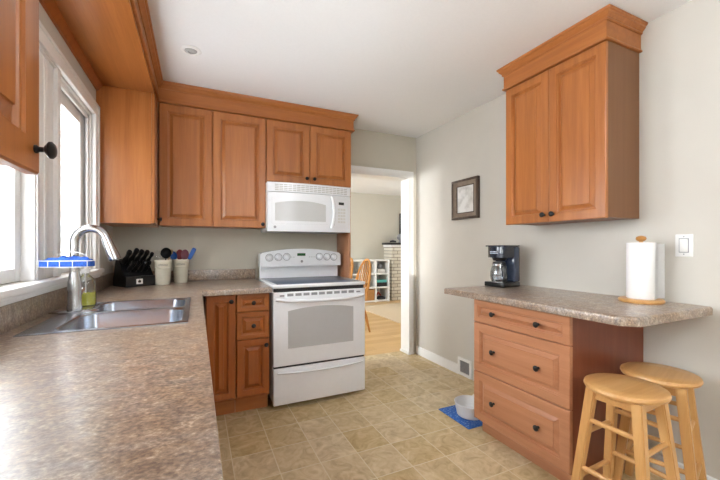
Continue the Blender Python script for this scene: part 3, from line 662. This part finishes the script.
# wire caddy on the tap, with cloth
cd = B(); cz = 1.125; cx_, cy_ = -0.492, 1.842; th_ = -0.32
def CA(a, b, z): return Vector((cx_ + a * math.cos(th_) - b * math.sin(th_), cy_ + a * math.sin(th_) + b * math.cos(th_), cz + z))
def loop(z, ha_, hb_, n=24): return [CA(ha_ * math.cos(2 * PI * k / n), hb_ * math.sin(2 * PI * k / n), z) for k in range(n + 1)]
tube(cd, loop(.020, .104, .044), .0016, 6, caps=False); tube(cd, loop(-.006, .100, .040), .0016, 6, caps=False)
for k in range(-2, 3):
    a = k * .046; w = .042 * math.sqrt(max(.05, 1 - (a / .108) ** 2)); tube(cd, [CA(a, -w, .022), CA(a, -w, -.006), CA(a, w, -.006), CA(a, w, .022)], .0015, 6)
tube(cd, [(FX + .0212 * math.cos(q), FY + .0212 * math.sin(q), cz + .014) for q in [2 * PI * k / 16 for k in range(17)]], .0028, 6, caps=False)
tube(cd, [CA(-.06, .035, .022), CA(-.055, .03, .045), CA(-.02, .02, .058), CA(.03, .02, .055), CA(.062, .028, .04), CA(.065, .034, .022)], .0022, 6)
o = obj('sponge_caddy', cd, mat('white_coated_wire', (232, 232, 230), .35), loc=(cx_, cy_, cz)); tag(o, 'white wire sponge caddy hooked round the faucet neck', 'caddy')
cl = B(); nx, ny = 10, 24; G = {}
for s_ in (0, 1):
    for i in range(nx + 1):
        for j in range(ny + 1):
            u = i / nx * 2 - 1; v = j / ny * 2 - 1; w = .037 * math.sqrt(max(.10, 1 - (v * .9) ** 2))
            p = CA(v * .099, u * w, 0); nz = noise.noise(Vector((p.x * 45, p.y * 45, s_ * 3.1)))
            edge = max(abs(u), abs(v)); p.z = cz - .0035 + s_ * (.036 + .016 * nz) * (1 - .45 * edge ** 4); G[(s_, i, j)] = cl.verts.new(p)
for s_ in (0, 1):
    for i in range(nx):
        for j in range(ny):
            f = [G[(s_, i, j)], G[(s_, i + 1, j)], G[(s_, i + 1, j + 1)], G[(s_, i, j + 1)]]; cl.faces.new(f if s_ else f[::-1])
for i in range(nx):
    for j in (0, ny): cl.faces.new((G[(0, i, j)], G[(0, i + 1, j)], G[(1, i + 1, j)], G[(1, i, j)]))
for j in range(ny):
    for i in (0, nx): cl.faces.new((G[(0, i, j)], G[(0, i, j + 1)], G[(1, i, j + 1)], G[(1, i, j)]))
o = obj('scrub_cloth', cl, cloth_blue, loc=(cx_, cy_, cz)); tag(o, 'bright blue scrubbing cloth lying in the wire caddy on the faucet', 'cloth')
# soap pump bottle
bxp, byp, bzp = -0.488, 2.10, 0.9187
t = thing('soap_bottle', (bxp, byp, bzp), 'clear pump bottle of yellow-green dish soap behind the faucet', 'bottle')
obj('bottle', lathe(B(), [(0, 0), (.040, 0), (.042, .01), (.042, .10), (.038, .125), (.022, .142), (.015, .15), (.015, .158), (0, .158)], (bxp, byp, bzp), n=24, sx=.75), clear, t)
obj('soap', lathe(B(), [(0, .003), (.037, .003), (.039, .012), (.039, .062), (0, .062)], (bxp, byp, bzp), n=24, sx=.74), soapm, t)
pm = lathe(B(), [(0, .158), (.018, .158), (.018, .176), (.007, .178), (.006, .20), (.011, .202), (.011, .212), (0, .213)], (bxp, byp, bzp), n=18); tube(pm, [(bxp, byp, bzp + .207), (bxp + .03, byp - .02, bzp + .207), (bxp + .04, byp - .027, bzp + .198)], .006, 8); tube(pm, [(bxp, byp, bzp + .158), (bxp, byp, bzp + .01)], .003, 6)
obj('pump', pm, white, t)

# ------------------------------------------------------------------ knife block and crocks in the corner
kx, ky, kz = -0.425, 3.10, 0.9145
ang = math.radians(32)           # block's front faces the room
def KB(a, b, c):                   # a across, b depth (front negative), c height
    return Vector((kx + a * math.cos(ang) - b * math.sin(ang), ky + a * math.sin(ang) + b * math.cos(ang), kz + c))
t = thing('knife_block', (kx, ky, kz), 'black slanted knife block in the corner of the worktop', 'knife block')
pf = [(-.10, 0), (.10, 0), (.10, .06), (.06, .20), (.005, .185), (-.075, .075), (-.10, .075)]
obj('block', prism(B(), pf, -.1, .1, lambda a, b, c: KB(c, a, b)), blackp, t)
obj('label_plate', prism(B(), [(-.022, .018), (.022, .018), (.022, .056), (-.022, .056)], -.1015, -.1002, lambda a, b, c: KB(a - .01, c, b)), white, t)
obj('label_mark', prism(B(), [(-.008, .028), (.008, .028), (.011, .04), (0, .05), (-.011, .04)], -.1022, -.1016, lambda a, b, c: KB(a - .01, c, b)), ink, t)
# knives stand in the slope between (-.075,.075) and (.005,.185)
sd = Vector((.08, .11)).normalized(); nd = Vector((-sd.y, sd.x))  # slope normal points forward and up
kn = 0
spec = [(-.078, .118, .030, 'kitchen_knife'), (-.038, .118, .030, 'kitchen_knife'), (.002, .118, .03, 'kitchen_knife'), (.042, .116, .03, 'kitchen_knife'), (.08, .110, .02, 'honing_steel'),
        (-.06, .05, .02, 'kitchen_knife'), (-.022, .05, .02, 'kitchen_knife'), (.016, .05, .02, 'kitchen_knife'), (.054, .05, .02, 'kitchen_knife')]
words = ['left end of upper row', 'second from left in upper row', 'middle of upper row', 'fourth from left in upper row', 'right end of upper row', 'left end of lower row', 'second from left in lower row', 'third from left in lower row', 'right end of lower row']
hl = [.13, .15, .135, .13, .115, .10, .095, .10, .09]
for (a, s_, w, nm), wd, L_ in zip(spec, words, hl):
    p0 = Vector((-.075, .075)) + sd * s_
    bm = B(); pts = []; rs = []
    for k in range(9):
        q = k / 8; d = .006 + L_ * q; pp2 = p0 + nd * d + sd * (.010 * q * q)
        pts.append(KB(a, pp2.x, pp2.y)); rs.append((.0155 if w > .025 else .0122) * (1 + .22 * math.sin(q * PI * 2.2 + .6)) * (1 if k < 8 else .75))
    tube(bm, pts, rs, 10, ref=KB(1, 0, 0) - KB(0, 0, 0), flat=1.25)
    h = obj(nm, bm, blackp, loc=pts[0])
    tag(h, ('black handled knife' if nm == 'kitchen_knife' else 'black handled sharpening steel') + ' in the knife block, ' + wd, 'knife' if nm == 'kitchen_knife' else 'sharpening steel', 'knives in the block')
    bb_ = tube(B(), [KB(a, *(p0 + nd * .0012)), KB(a, *(p0 + nd * .0075))], .0125 if w > .025 else .0105, 10, ref=KB(1, 0, 0) - KB(0, 0, 0), flat=1.2); obj('bolster', bb_, nickel, h)
    for q in (.3, .7):
        pp2 = p0 + nd * (.006 + L_ * q) + sd * (.010 * q * q - .0); c0 = KB(a, pp2.x, pp2.y); side = (KB(1, 0, 0) - KB(0, 0, 0))
        obj('rivet', lathe(B(), [(.003, -.0175), (.003, .0175)], c0, side, 8), nickel, h)
def crock(loc, label):
    x, y, z = loc; t = thing('utensil_crock', loc, label, 'crock', 'utensil crocks')
    obj('jar', lathe(B(), [(0, 0), (.046, 0), (.049, .004), (.0595, .168), (.0615, .171), (.0615, .186), (.059, .19), (.055, .188), (.054, .160), (.044, .012), (0, .012)], loc, n=36), cream, t)
    obj('band', lathe(B(), [(.0575, .128), (.0602, .130), (.0602, .134), (.058, .136)], loc, n=36), cream, t)
    # lettering wrapped on the front, facing the room
    a0 = math.atan2(-y, -x)
    def M(a, b, c): r_ = .0592 + c + b * .0; th = a0 + a / r_; return Vector((x + r_ * math.cos(th), y + r_ * math.sin(th), z + .152 + b))
    text('lettering', 'UTENSILS', .0155, ink, t, M)
    return t
c1 = (-0.236, 3.085, 0.9145); c2 = (-0.118, 3.20, 0.9145)
crock(c1, 'cream utensil crock beside the knife block, holding a black ladle'); crock(c2, 'cream utensil crock farther right, holding red and blue spatulas')
def utensil(name, c, base, tip, head, m, hm, label, cat):
    """handle from inside crock up to tip then a head"""
    c = Vector(c); p0 = c + Vector(base); p1 = c + Vector(tip); d = (p1 - p0).normalized()
    t = thing(name, p0, label, cat, 'utensils in the crocks')
    obj('handle', tube(B(), [p0, (p0 + p1) / 2, p1], [.005, .0055, .0045], 8), hm, t)
    n = Vector((-c.x, -c.y, 0)).normalized(); s = d.cross(n).normalized(); n = s.cross(d)
    bm = B()
    if head[0] == 'oval':
        _, w, L_, dish = head; N_ = 20; R = []
        for rr in (1, .8, .5, .0):
            R.append([bm.verts.new(p1 + d * (L_ * .5 * (1 + rr * math.cos(2 * PI * k / N_))) + s * (w * .5 * rr * math.sin(2 * PI * k / N_)) - n * dish * (1 - rr * rr)) for k in range(N_)] if rr else [bm.verts.new(p1 + d * L_ * .5 - n * dish)])
        for a, b in zip(R, R[1:]):
            for k in range(N_):
                if len(b) == 1: bm.faces.new((a[k], a[(k + 1) % N_], b[0]))
                else: bm.faces.new((a[k], a[(k + 1) % N_], b[(k + 1) % N_], b[k]))
        bmesh.ops.solidify(bm, geom=list(bm.faces), thickness=.004)
    else:
        _, w, L_ = head; poly = [(-.3, 0), (.3, 0), (.5, .18), (.5, .9), (.4, 1), (-.4, 1), (-.5, .9), (-.5, .18)]
        prism(bm, [(a * w, b * L_) for a, b in poly], -.003, .003, lambda a, b, c_: p1 + s * a + d * b + n * c_)
    obj('head', bm, m, t)
utensil('ladle', c1, (.01, .01, .02), (.018, .01, .20), ('oval', .075, .085, .02), blackp, blackp, 'black ladle standing in the crock beside the knife block', 'ladle')
utensil('serving_spoon', c1, (-.02, 0, .02), (-.035, .0, .195), ('oval', .05, .07, .01), clear, clear, 'clear plastic spoon in the crock beside the knife block', 'spoon')
utensil('wooden_spoon', c1, (.0, .02, .02), (.045, .035, .225), ('oval', .03, .05, .006), lightwood, lightwood, 'pale wooden spoon at the back of the crock beside the knife block', 'spoon')
utensil('slotted_spoon', c2, (-.01, .0, .02), (-.045, .0, .185), ('oval', .052, .07, .008), blue, blue, 'blue spoon leaning left in the right-hand crock', 'spoon')
utensil('spatula', c2, (-.015, .015, .02), (-.010, .022, .185), ('oval', .055, .085, .004), redp, redp, 'dark red spoon spatula upright in the right-hand crock', 'spatula')
utensil('spatula', c2, (.01, -.012, .02), (.026, -.02, .185), ('oval', .058, .085, .004), pinkp, pinkp, 'dusty rose spoon spatula in front in the right-hand crock', 'spatula')
utensil('spatula', c2, (-.02, -.01, .02), (.06, -.01, .19), ('flat', .032, .10), blue, redp, 'blue scraper leaning far right out of the right-hand crock', 'spatula')

# ------------------------------------------------------------------ breakfast counter things
# coffee maker faces away from the wall
cmx, cmy, cz0 = 2.05, 1.90, 0.9145
ca = math.radians(4)
def CM(a, b, c):
    a *= .86 # a depth (front negative), b across, c up
    return Vector((cmx + a * math.cos(ca) - b * math.sin(ca), cmy + a * math.sin(ca) + b * math.cos(ca), cz0 + c))
def cbox(a0, a1, b0, b1, c0, c1, bev=.006):
    bm = bx(a0, a1, b0, b1, c0, c1, bev=bev)
    for v in bm.verts: v.co = CM(*v.co)
    return bm
t = thing('coffee_maker', (cmx, cmy, cz0), 'glossy black drip coffee maker on the far end of the breakfast counter', 'coffee maker')
obj('base', cbox(-.115, .10, -.085, .085, 0, .035, .008), blackp, t)
obj('hot_plate', lathe(B(), [(0, .0352), (.06, .0352), (.06, .039), (0, .039)], CM(-.045, 0, 0), n=28), nickel, t)
obj('tank', cbox(.022, .10, -.085, .085, .0355, .2905, .012), mat('glossy_navy_with_reflection', (54, 64, 84), 0.14, var=.08, coat=.5), t)  # navy lightened in colour to imitate reflections on the tank
hd = prism(B(), [(-.095 + .02 * (1 - math.cos(q)), .08 * math.sin(q) ) for q in [0]] + [(-.105, -.045), (-.085, -.075), (-.04, -.083), (.0215, -.083), (.0215, .083), (-.04, .083), (-.085, .075), (-.105, .045)], .212, .291, CM); 
bmesh.ops.delete(hd, geom=list(hd.verts), context='VERTS')
prism(hd, [(-.108, -.04), (-.09, -.068), (-.045, -.084), (.0215, -.084), (.0215, .084), (-.045, .084), (-.09, .068), (-.108, .04)], .212, .291, CM)
hdo = obj('brew_head', hd, navyp, t)
obj('filter_basket', lathe(B(), [(0, .190), (.045, .190), (.055, .2115), (0, .2115)], CM(-.04, 0, 0), n=24), blackp, t)
lid = obj('lid', cbox(-.105, .098, -.083, .083, .2912, .302, .005), navyp, t)
wm = B()
for r_ in range(2):
    for k in range(5 + r_): q = -.034 + k * .012; prism(wm, [(q, .252 - r_ * .011), (q + .008, .252 - r_ * .011), (q + .008, .258 - r_ * .011), (q, .258 - r_ * .011)], -.1092, -.1082, lambda a, b, c: CM(c, -a, b))
obj('badge_marks', wm, mat('pale_badge_print', (190, 200, 210), .4), hdo)
cf = thing('coffee_carafe', CM(-.045, 0, .0395), 'empty glass carafe with black handle sitting in the coffee maker', 'carafe')
cc = CM(-.045, 0, .0395)
obj('jug', lathe(B(), [(0, 0), (.05, 0), (.058, .008), (.063, .04), (.06, .075), (.048, .11), (.045, .125), (.043, .125), (.046, .109), (.058, .074), (.061, .04), (.056, .010), (0, .003)], cc, n=32), carafeg, cf)
obj('collar', lathe(B(), [(.046, .112), (.0485, .113), (.0485, .128), (.044, .128), (.044, .112)], cc, n=28), nickel, cf)
obj('lid', lathe(B(), [(0, .1285), (.046, .1285), (.044, .142), (0, .146)], cc, n=28), blackp, cf)
ha = math.radians(-110); hp = lambda r_, z: cc + Vector((math.cos(ha) * r_, math.sin(ha) * r_, z))
obj('handle', tube(B(), [hp(.048, .122), hp(.075, .124), hp(.092, .105), hp(.092, .06), hp(.084, .03)], [.008, .009, .0095, .009, .006], 10), blackp, cf)
# paper towel
px_, py_, pz_ = 2.12, 1.045, 0.9145
t = thing('paper_towel_holder', (px_, py_, pz_), 'light wooden paper towel stand with turned knob on the breakfast counter', 'paper towel holder')
obj('base', lathe(B(), [(0, 0), (.094, 0), (.098, .006), (.098, .012), (.092, .018), (0, .018)], (px_, py_, pz_), n=48), birch_x, t)
obj('post', lathe(B(), [(.009, .018), (.009, .318)], (px_, py_, pz_), n=14), birch_z, t)
obj('knob', lathe(B(), [(0, .318), (.012, .318), (.02, .324), (.0235, .333), (.02, .342), (.009, .347), (0, .348)], (px_, py_, pz_), n=22), oak_z, t)
t = thing('paper_towel_roll', (px_, py_, pz_ + .019), 'white paper towel roll standing on the wooden holder', 'paper towel roll')
obj('roll', lathe(B(), [(.02, 0), (.061, 0), (.063, .003), (.063, .289), (.061, .292), (.02, .292), (.02, 0)], (px_, py_, pz_ + .019), n=48), paper, t)
fl = B(); a1 = math.radians(-75)
q0 = math.radians(-64); b0 = (px_ + .0638 * math.cos(q0), py_ + .0638 * math.sin(q0))
pts = [(px_ + .0642 * math.cos(q0 - .5), py_ + .0642 * math.sin(q0 - .5)), (px_ + .0642 * math.cos(q0 - .25), py_ + .0642 * math.sin(q0 - .25)), b0, (b0[0] + .025, b0[1] + .001), (b0[0] + .052, b0[1] - .010)]
lo = [fl.verts.new((x, y, pz_ + .022)) for x, y in pts]; hi = [fl.verts.new((x, y, pz_ + .306)) for x, y in pts]
for i in range(len(pts) - 1): fl.faces.new((lo[i], lo[i + 1], hi[i + 1], hi[i]))
bmesh.ops.solidify(fl, geom=list(fl.faces), thickness=.0015)
obj('loose_sheet', fl, paper, t)
# light switch
t = thing('light_switch', (XR, 0.92, 1.21), 'white rocker light switch on the right wall above the counter end', 'light switch')
obj('plate', bx(XR - .007, XR - .0005, 0.884, 0.957, 1.153, 1.268, .003), trimw, t)
obj('rocker_edge_shade', bx(XR - .0076, XR - .0068, 0.9, 0.941, 1.174, 1.247), slotm, t)  # grey sheet in place of the shading along the rocker's edges
obj('rocker', bx(XR - .011, XR - .0077, 0.9035, 0.9375, 1.1775, 1.2435, .002), trimw, t)
sw = B()
for z in (1.166, 1.255): lathe(sw, [(.003, 0), (.003, .001), (0, .0014)], (XR - .0071, .9205, z), XN, 10)
obj('screw', sw, greyprint, t)
# framed picture
t = thing('framed_picture', (XR, 2.535, 1.65), 'small dark framed picture hanging on the right wall beside the doorway', 'picture')
def ringbox(bm, y0, y1, z0, z1, w, x0, x1, bev=.002):
    box(bm, x0, x1, y0, y1, z1 - w, z1, bev); box(bm, x0, x1, y0, y1, z0, z0 + w, bev); box(bm, x0, x1, y0, y0 + w, z0 + w, z1 - w, bev); box(bm, x0, x1, y1 - w, y1, z0 + w, z1 - w, bev); return bm
py0, py1, pz0, pz1 = 2.345, 2.69, 1.462, 1.832
obj('frame', ringbox(B(), py0, py1, pz0, pz1, .022, XR - .032, XR - .001), framem, t)
ins = B(); Rr = []
for i, d in ((.021, .028), (.055, .018), (.058, .016)): Rr.append([ins.verts.new((XR - d, a, b)) for a, b in ((py0 + i, pz0 + i), (py1 - i, pz0 + i), (py1 - i, pz1 - i), (py0 + i, pz1 - i))])
for a, b in zip(Rr, Rr[1:]):
    for k in range(4): ins.faces.new((a[k], a[(k + 1) % 4], b[(k + 1) % 4], b[k]))
obj('inner_slope', ins, frame_in, t)
obj('inner_lip', ringbox(B(), py0 + .056, py1 - .056, pz0 + .056, pz1 - .056, .008, XR - .02, XR - .008, .001), framem, t)
obj('print', bx(XR - .012, XR - .008, py0 + .064, py1 - .064, pz0 + .064, pz1 - .064), printm, t)

# ------------------------------------------------------------------ stools
def make_stool(loc, rz, label):
    t = thing('bar_stool', (0, 0, 0), label, 'stool', 'wooden bar stools')
    H_ = 0.615
    obj('seat', lathe(B(), [(0, H_ - .03), (.13, H_ - .03), (.145, H_ - .024), (.150, H_ - .014), (.147, H_ - .004), (.14, H_), (.08, H_ - .002), (0, H_ - .003)], n=48), birch_x, t)
    tops = .086; bots = .145; ht = H_ - .0302
    P = lambda sx, sy, z: Vector((sx * (bots + (tops - bots) * z / ht), sy * (bots + (tops - bots) * z / ht), z))
    ap = B(); tr = .095
    for a in ((1, 1, -1, 1), (-1, 1, -1, -1), (-1, -1, 1, -1), (1, -1, 1, 1)):
        p, q = P(a[0], a[1], ht - .02), P(a[2], a[3], ht - .02); d = (q - p).normalized(); s = Vector((-d.y, d.x, 0)) * .008
        m_ = lambda x, z: [ap.verts.new(x + s + Vector((0, 0, z))), ap.verts.new(x - s + Vector((0, 0, z)))]
        a0, a1 = m_(p, -.018); b0, b1 = m_(q, -.018); c0, c1 = m_(p, .0195); e0, e1 = m_(q, .0195)
        for f in ((a0, b0, e0, c0), (b1, a1, c1, e1), (a0, a1, b1, b0), (c0, e0, e1, c1), (a0, c0, c1, a1), (b0, b1, e1, e0)): ap.faces.new(f)
    obj('apron', ap, birch_x, t)
    for sx, sy in ((1, 1), (1, -1), (-1, 1), (-1, -1)):
        bm = tube(B(), [P(sx, sy, 0), P(sx, sy, ht)], [.023, .027], 4, ref=(1, 0, 0)); es = [e for e in bm.edges if abs((e.verts[0].co - e.verts[1].co).z) > .3]
        bmesh.ops.bevel(bm, geom=es, offset=.004, segments=2, affect='EDGES'); obj('leg', bm, birch_z, t)
    for z, pairs in ((.39, (((1, 1), (-1, 1)), ((1, -1), (-1, -1)))), (.45, (((1, 1), (1, -1)), ((-1, 1), (-1, -1)))), (.19, (((1, 1), (-1, 1)), ((1, -1), (-1, -1)))), (.24, (((1, 1), (1, -1)), ((-1, 1), (-1, -1))))):
        for a, b in pairs: obj('rung', tube(B(), [P(*a, z), P(*b, z)], .0105, 10), birch_x, t)
    t.location = loc; t.rotation_euler = (0, 0, rz); return t
s1 = make_stool((1.655, 0.875, 0), 0.05, 'light wooden bar stool nearer the drawers, in front of the other stool')
dup(s1, (1.978, 0.90, 0), 0.28, 'light wooden bar stool farther back, closest to the right wall')

# ------------------------------------------------------------------ floor level things
t = thing('floor_register', (XR, 2.555, .09), 'white air register with grey grille set low in the right wall', 'register')
obj('frame', ringbox(B(), 2.44, 2.62, .004, .168, .026, XR - .016, XR - .0005, .003), trimw, t)
g = B()
for k in range(9): z = .042 + k * .0115; box(g, XR - .011, XR - .006, 2.468, 2.592, z - .003, z + .003)
for k in range(7): y = 2.476 + k * .018; box(g, XR - .010, XR - .005, y - .0015, y + .0015, .034, .138)
box(g, XR - .004, XR - .0008, 2.468, 2.592, .032, .14)
obj('grille', g, grillem, t)
o = obj('pet_mat', bx(1.622, 2.02, 1.786, 2.105, .0003, .005, .002), matm, loc=(1.8, 1.95, 0)); tag(o, 'blue patterned pet mat on the floor beside the drawers', 'mat')
wx, wy, wz = 1.772, 1.935, .0054
t = thing('pet_waterer', (wx, wy, wz), 'white pet water dish with clear refill tank on the blue mat', 'pet waterer')
obj('bowl', lathe(B(), [(0, 0), (.085, 0), (.092, .006), (.108, .085), (.112, .092), (.108, .095), (.102, .09), (.088, .02), (0, .014)], (wx, wy, wz), n=40), petw, t)
tb = B(); box(tb, wx + .085, wx + .205, wy - .07, wy + .09, wz, wz + .10, .02, 3); obj('tank_base', tb, petw, t)
obj('water_tank', lathe(B(), [(0, .1002), (.045, .1002), (.052, .115), (.052, .23), (.04, .255), (0, .262)], (wx + .145, wy + .01, wz), n=28), clear, t)
# recessed light
t = thing('recessed_light', (-0.032, 2.45, ZC), 'small round recessed eyeball light in the ceiling', 'ceiling light')
obj('trim_ring', lathe(B(), [(.036, -.0005), (.058, -.0005), (.06, -.004), (.054, -.008), (.040, -.010), (.036, -.006), (.036, -.0005)], (-0.032, 2.45, ZC), n=36), white, t)
obj('eyeball', lathe(B(), [(.0358, -.0008), (.033, -.008), (.024, -.013), (.018, -.014), (.016, -.008), (0, -.007)], (-0.032, 2.45, ZC), n=30), mat('grey_lamp_face', (175, 175, 173), .4), t)

t = thing('added_fill_lamp', (1.0, -0.7, ZC), 'added round fill lamp flush under the ceiling, unseen in the rear half of the kitchen', 'ceiling lamp')  # added, unseen lamp that brightens the stove front and rear-facing surfaces
obj('lamp_base', lathe(B(), [(0, -.0005), (.17, -.0005), (.17, -.03), (0, -.03)], (1.0, -0.7, ZC), n=40), white, t)
obj('lamp_shade', lathe(B(), [(.15, -.0302), (.165, -.05), (.15, -.09), (.09, -.12), (0, -.13)], (1.0, -0.7, ZC), n=40), emitm, t)
# ------------------------------------------------------------------ living room things
o = obj('area_rug', prism(B(), [(2.9, 4.75), (5.4, 4.75), (5.4, 6.45), (2.9, 6.45)], .0003, .012), rugm, loc=(4, 5.6, 0)); tag(o, 'large beige rug on the wooden floor of the next room', 'rug')
sx0, sx1, sy0, sy1, tz = 2.90, 3.90, 6.80, 7.20, .93
t = thing('cube_shelf', (3.4, 7.0, 0), 'white nine-cube shelf against the far wall of the next room', 'shelf')
fr_ = B(); pt = .03
for x in (sx0, sx0 + .3233, sx0 + .6467, sx1 - pt): box(fr_, x, x + pt, sy0, sy1, 0, tz)
obj('uprights', fr_, white, t)
for z in (0.012, .305, .605, tz - pt):
    s = B()
    for x in (sx0 + pt, sx0 + .3533, sx0 + .6767): box(s, x, min(x + .2933, sx1 - pt), sy0 + .001, sy1, z, z + pt)
    obj('shelf', s, white, t)
obj('back_panel', bx(sx0 + .002, sx1 - .002, sy1 - .006, sy1 - .001, .014, tz - .002), white, t)
fx = sx0 + .6767
o = obj('fabric_bin', bx(sx0 + .365, sx0 + .635, 6.82, 7.12, .0425, .28, .006), brown_box, loc=(sx0 + .5, 6.97, .0425)); tag(o, 'tan fabric bin in the lowest middle cube of the white shelf', 'bin')
o = obj('folded_cloth', bx(fx + .02, fx + .27, 6.83, 7.1, .424, .474, .012), teal, loc=(fx + .14, 6.96, .42)); tag(o, 'teal folded cloth on dark box in the white shelf', 'cloth')
o = obj('storage_box', bx(fx + .015, fx + .275, 6.83, 7.1, .3353, .4237, .006), darkb, loc=(fx + .14, 6.96, .34)); tag(o, 'dark box beneath the teal cloth in the white shelf', 'box')
o = obj('storage_box', bx(fx + .05, fx + .24, 6.85, 7.1, .6353, .72, .01), mat('pale_ceramic', (215, 214, 208), .4), loc=(fx + .14, 6.96, .64)); tag(o, 'pale box in the top right cube of the white shelf', 'box')
o = obj('ornament', lathe(B(), [(0, 0), (.05, 0), (.07, .03), (.05, .08), (.055, .1), (0, .12)], (fx + .17, 6.97, .7203), n=18), greyprint, loc=(fx + .17, 6.97, .72)); tag(o, 'small grey ornament on the pale box in the white shelf', 'ornament')
o = obj('toy_truck', bx(fx + .06, fx + .25, 6.85, 7.05, .0425, .10, .015), darkb, loc=(fx + .14, 6.95, .0425)); tag(o, 'dark toy at the bottom right cube of the white shelf', 'toy')
bm = tube(B(), [(fx + .04, 6.9, .10 + .0245), (fx + .10, 6.92, .2), (fx + .16, 6.93, .13)], [.02, .022, .02], 8)
o = obj('red_toy', bm, redb, loc=(fx + .1, 6.92, .11)); tag(o, 'faded red toy resting on the dark toy in bottom right cube', 'toy')
bm = lathe(B(), [(0, 0), (.05, 0), (.06, .03), (.03, .07), (0, .08)], (sx0 + .52, 6.95, .3353), n=16); o = obj('dark_bowl', bm, darkb, loc=(sx0 + .52, 6.95, .3353)); tag(o, 'small dark bowl in the middle cube of the white shelf', 'bowl')
t = thing('fireplace', (4.55, 7.0, 0), 'cream painted brick fireplace with black mantel in the next room', 'fireplace')
fp = B(); box(fp, 4.0, 4.275, 6.87, LY1 - .001, 0, 1.21); box(fp, 5.025, 5.375, 6.87, LY1 - .001, 0, 1.21); box(fp, 4.275, 5.025, 6.87, LY1 - .001, .75, 1.21)
obj('brickwork', fp, brickm, t); obj('firebox', bx(4.276, 5.024, 7.15, LY1 - .002, .001, .749), darkb, t)
obj('top_course', bx(3.985, 5.39, 6.85, LY1 - .001, 1.2105, 1.262), white, t); obj('mantel', bx(3.945, 5.43, 6.80, LY1 - .001, 1.2625, 1.31, .006), blackp, t)
o = obj('television', bx(4.42, 5.4, 7.19, 7.245, 1.52, 2.02, .006), tvm, loc=(4.7, 7.2, 1.77)); tag(o, 'black television mounted above the fireplace mantel', 'television')
o = obj('mantel_ornament', lathe(B(), [(0, 0), (.06, 0), (.03, .03), (.02, .05), (.07, .09), (.085, .14), (.06, .19), (0, .21)], (4.30, 7.0, 1.3105), n=18), greyprint, loc=(4.30, 7.0, 1.3105)); tag(o, 'grey ornament on the black mantel below the television', 'ornament')
bm = tube(B(), [(4.0, 6.95, 1.338), (4.07, 6.94, 1.345), (4.15, 6.95, 1.336)], [.02, .027, .02], 8); o = obj('dark_figurine', bm, darkb, loc=(4.0, 6.95, 1.31)); tag(o, 'dark figurine lying on the left end of the mantel', 'figurine')
def make_chair(loc, rz, label):
    t = thing('windsor_chair', (0, 0, 0), label, 'chair', 'oak dining chairs')
    obj('seat', lathe(B(), [(0, .43), (.19, .43), (.21, .44), (.21, .46), (.19, .468), (0, .458)], n=32), oak_z, t)
    hoop = []
    for k in range(25):
        a = PI * 1.0 * k / 24; q = math.cos(a)
        hoop.append((.185 * q * (1 + .12 * math.sin(a)), -.17 - .13 * math.sin(a), .46 + .56 * math.sin(a) ** .8))
    obj('hoop', tube(B(), hoop, .017, 8), oak_z, t)
    for i in range(7):
        q = -.75 + .25 * i; x = q * .19; a = math.acos(q); zt_ = .46 + .56 * math.sin(a) ** .8
        obj('spindle', tube(B(), [(x * .72, -.165, .462), (x, -.17 - .075 * math.sin(a), .46 + (zt_ - .46) * .55), (x * (1 + .12 * math.sin(a)), -.17 - .13 * math.sin(a), zt_)], .0095, 6), oak_z, t)
    for sx in (1, -1):
        for sy in (1, -1): obj('leg', tube(B(), [(sx * .21, sy * .21, 0), (sx * .17, sy * .17, .22), (sx * .13, sy * .13, .43)], [.013, .021, .015], 8), oak_z, t)
        obj('stretcher', tube(B(), [(sx * .172, .172, .2), (sx * .172, -.172, .2)], .01, 6), oak_z, t)
    t.location = loc; t.rotation_euler = (0, 0, rz); return t
ch = make_chair((1.99, 4.62, 0), 1.68, 'oak hoop-back dining chair whose whole hoop shows just past the stove edge')
dup(ch, (2.0, 5.28, 0), 1.62, 'oak hoop-back dining chair mostly hidden by the cherry end panel')
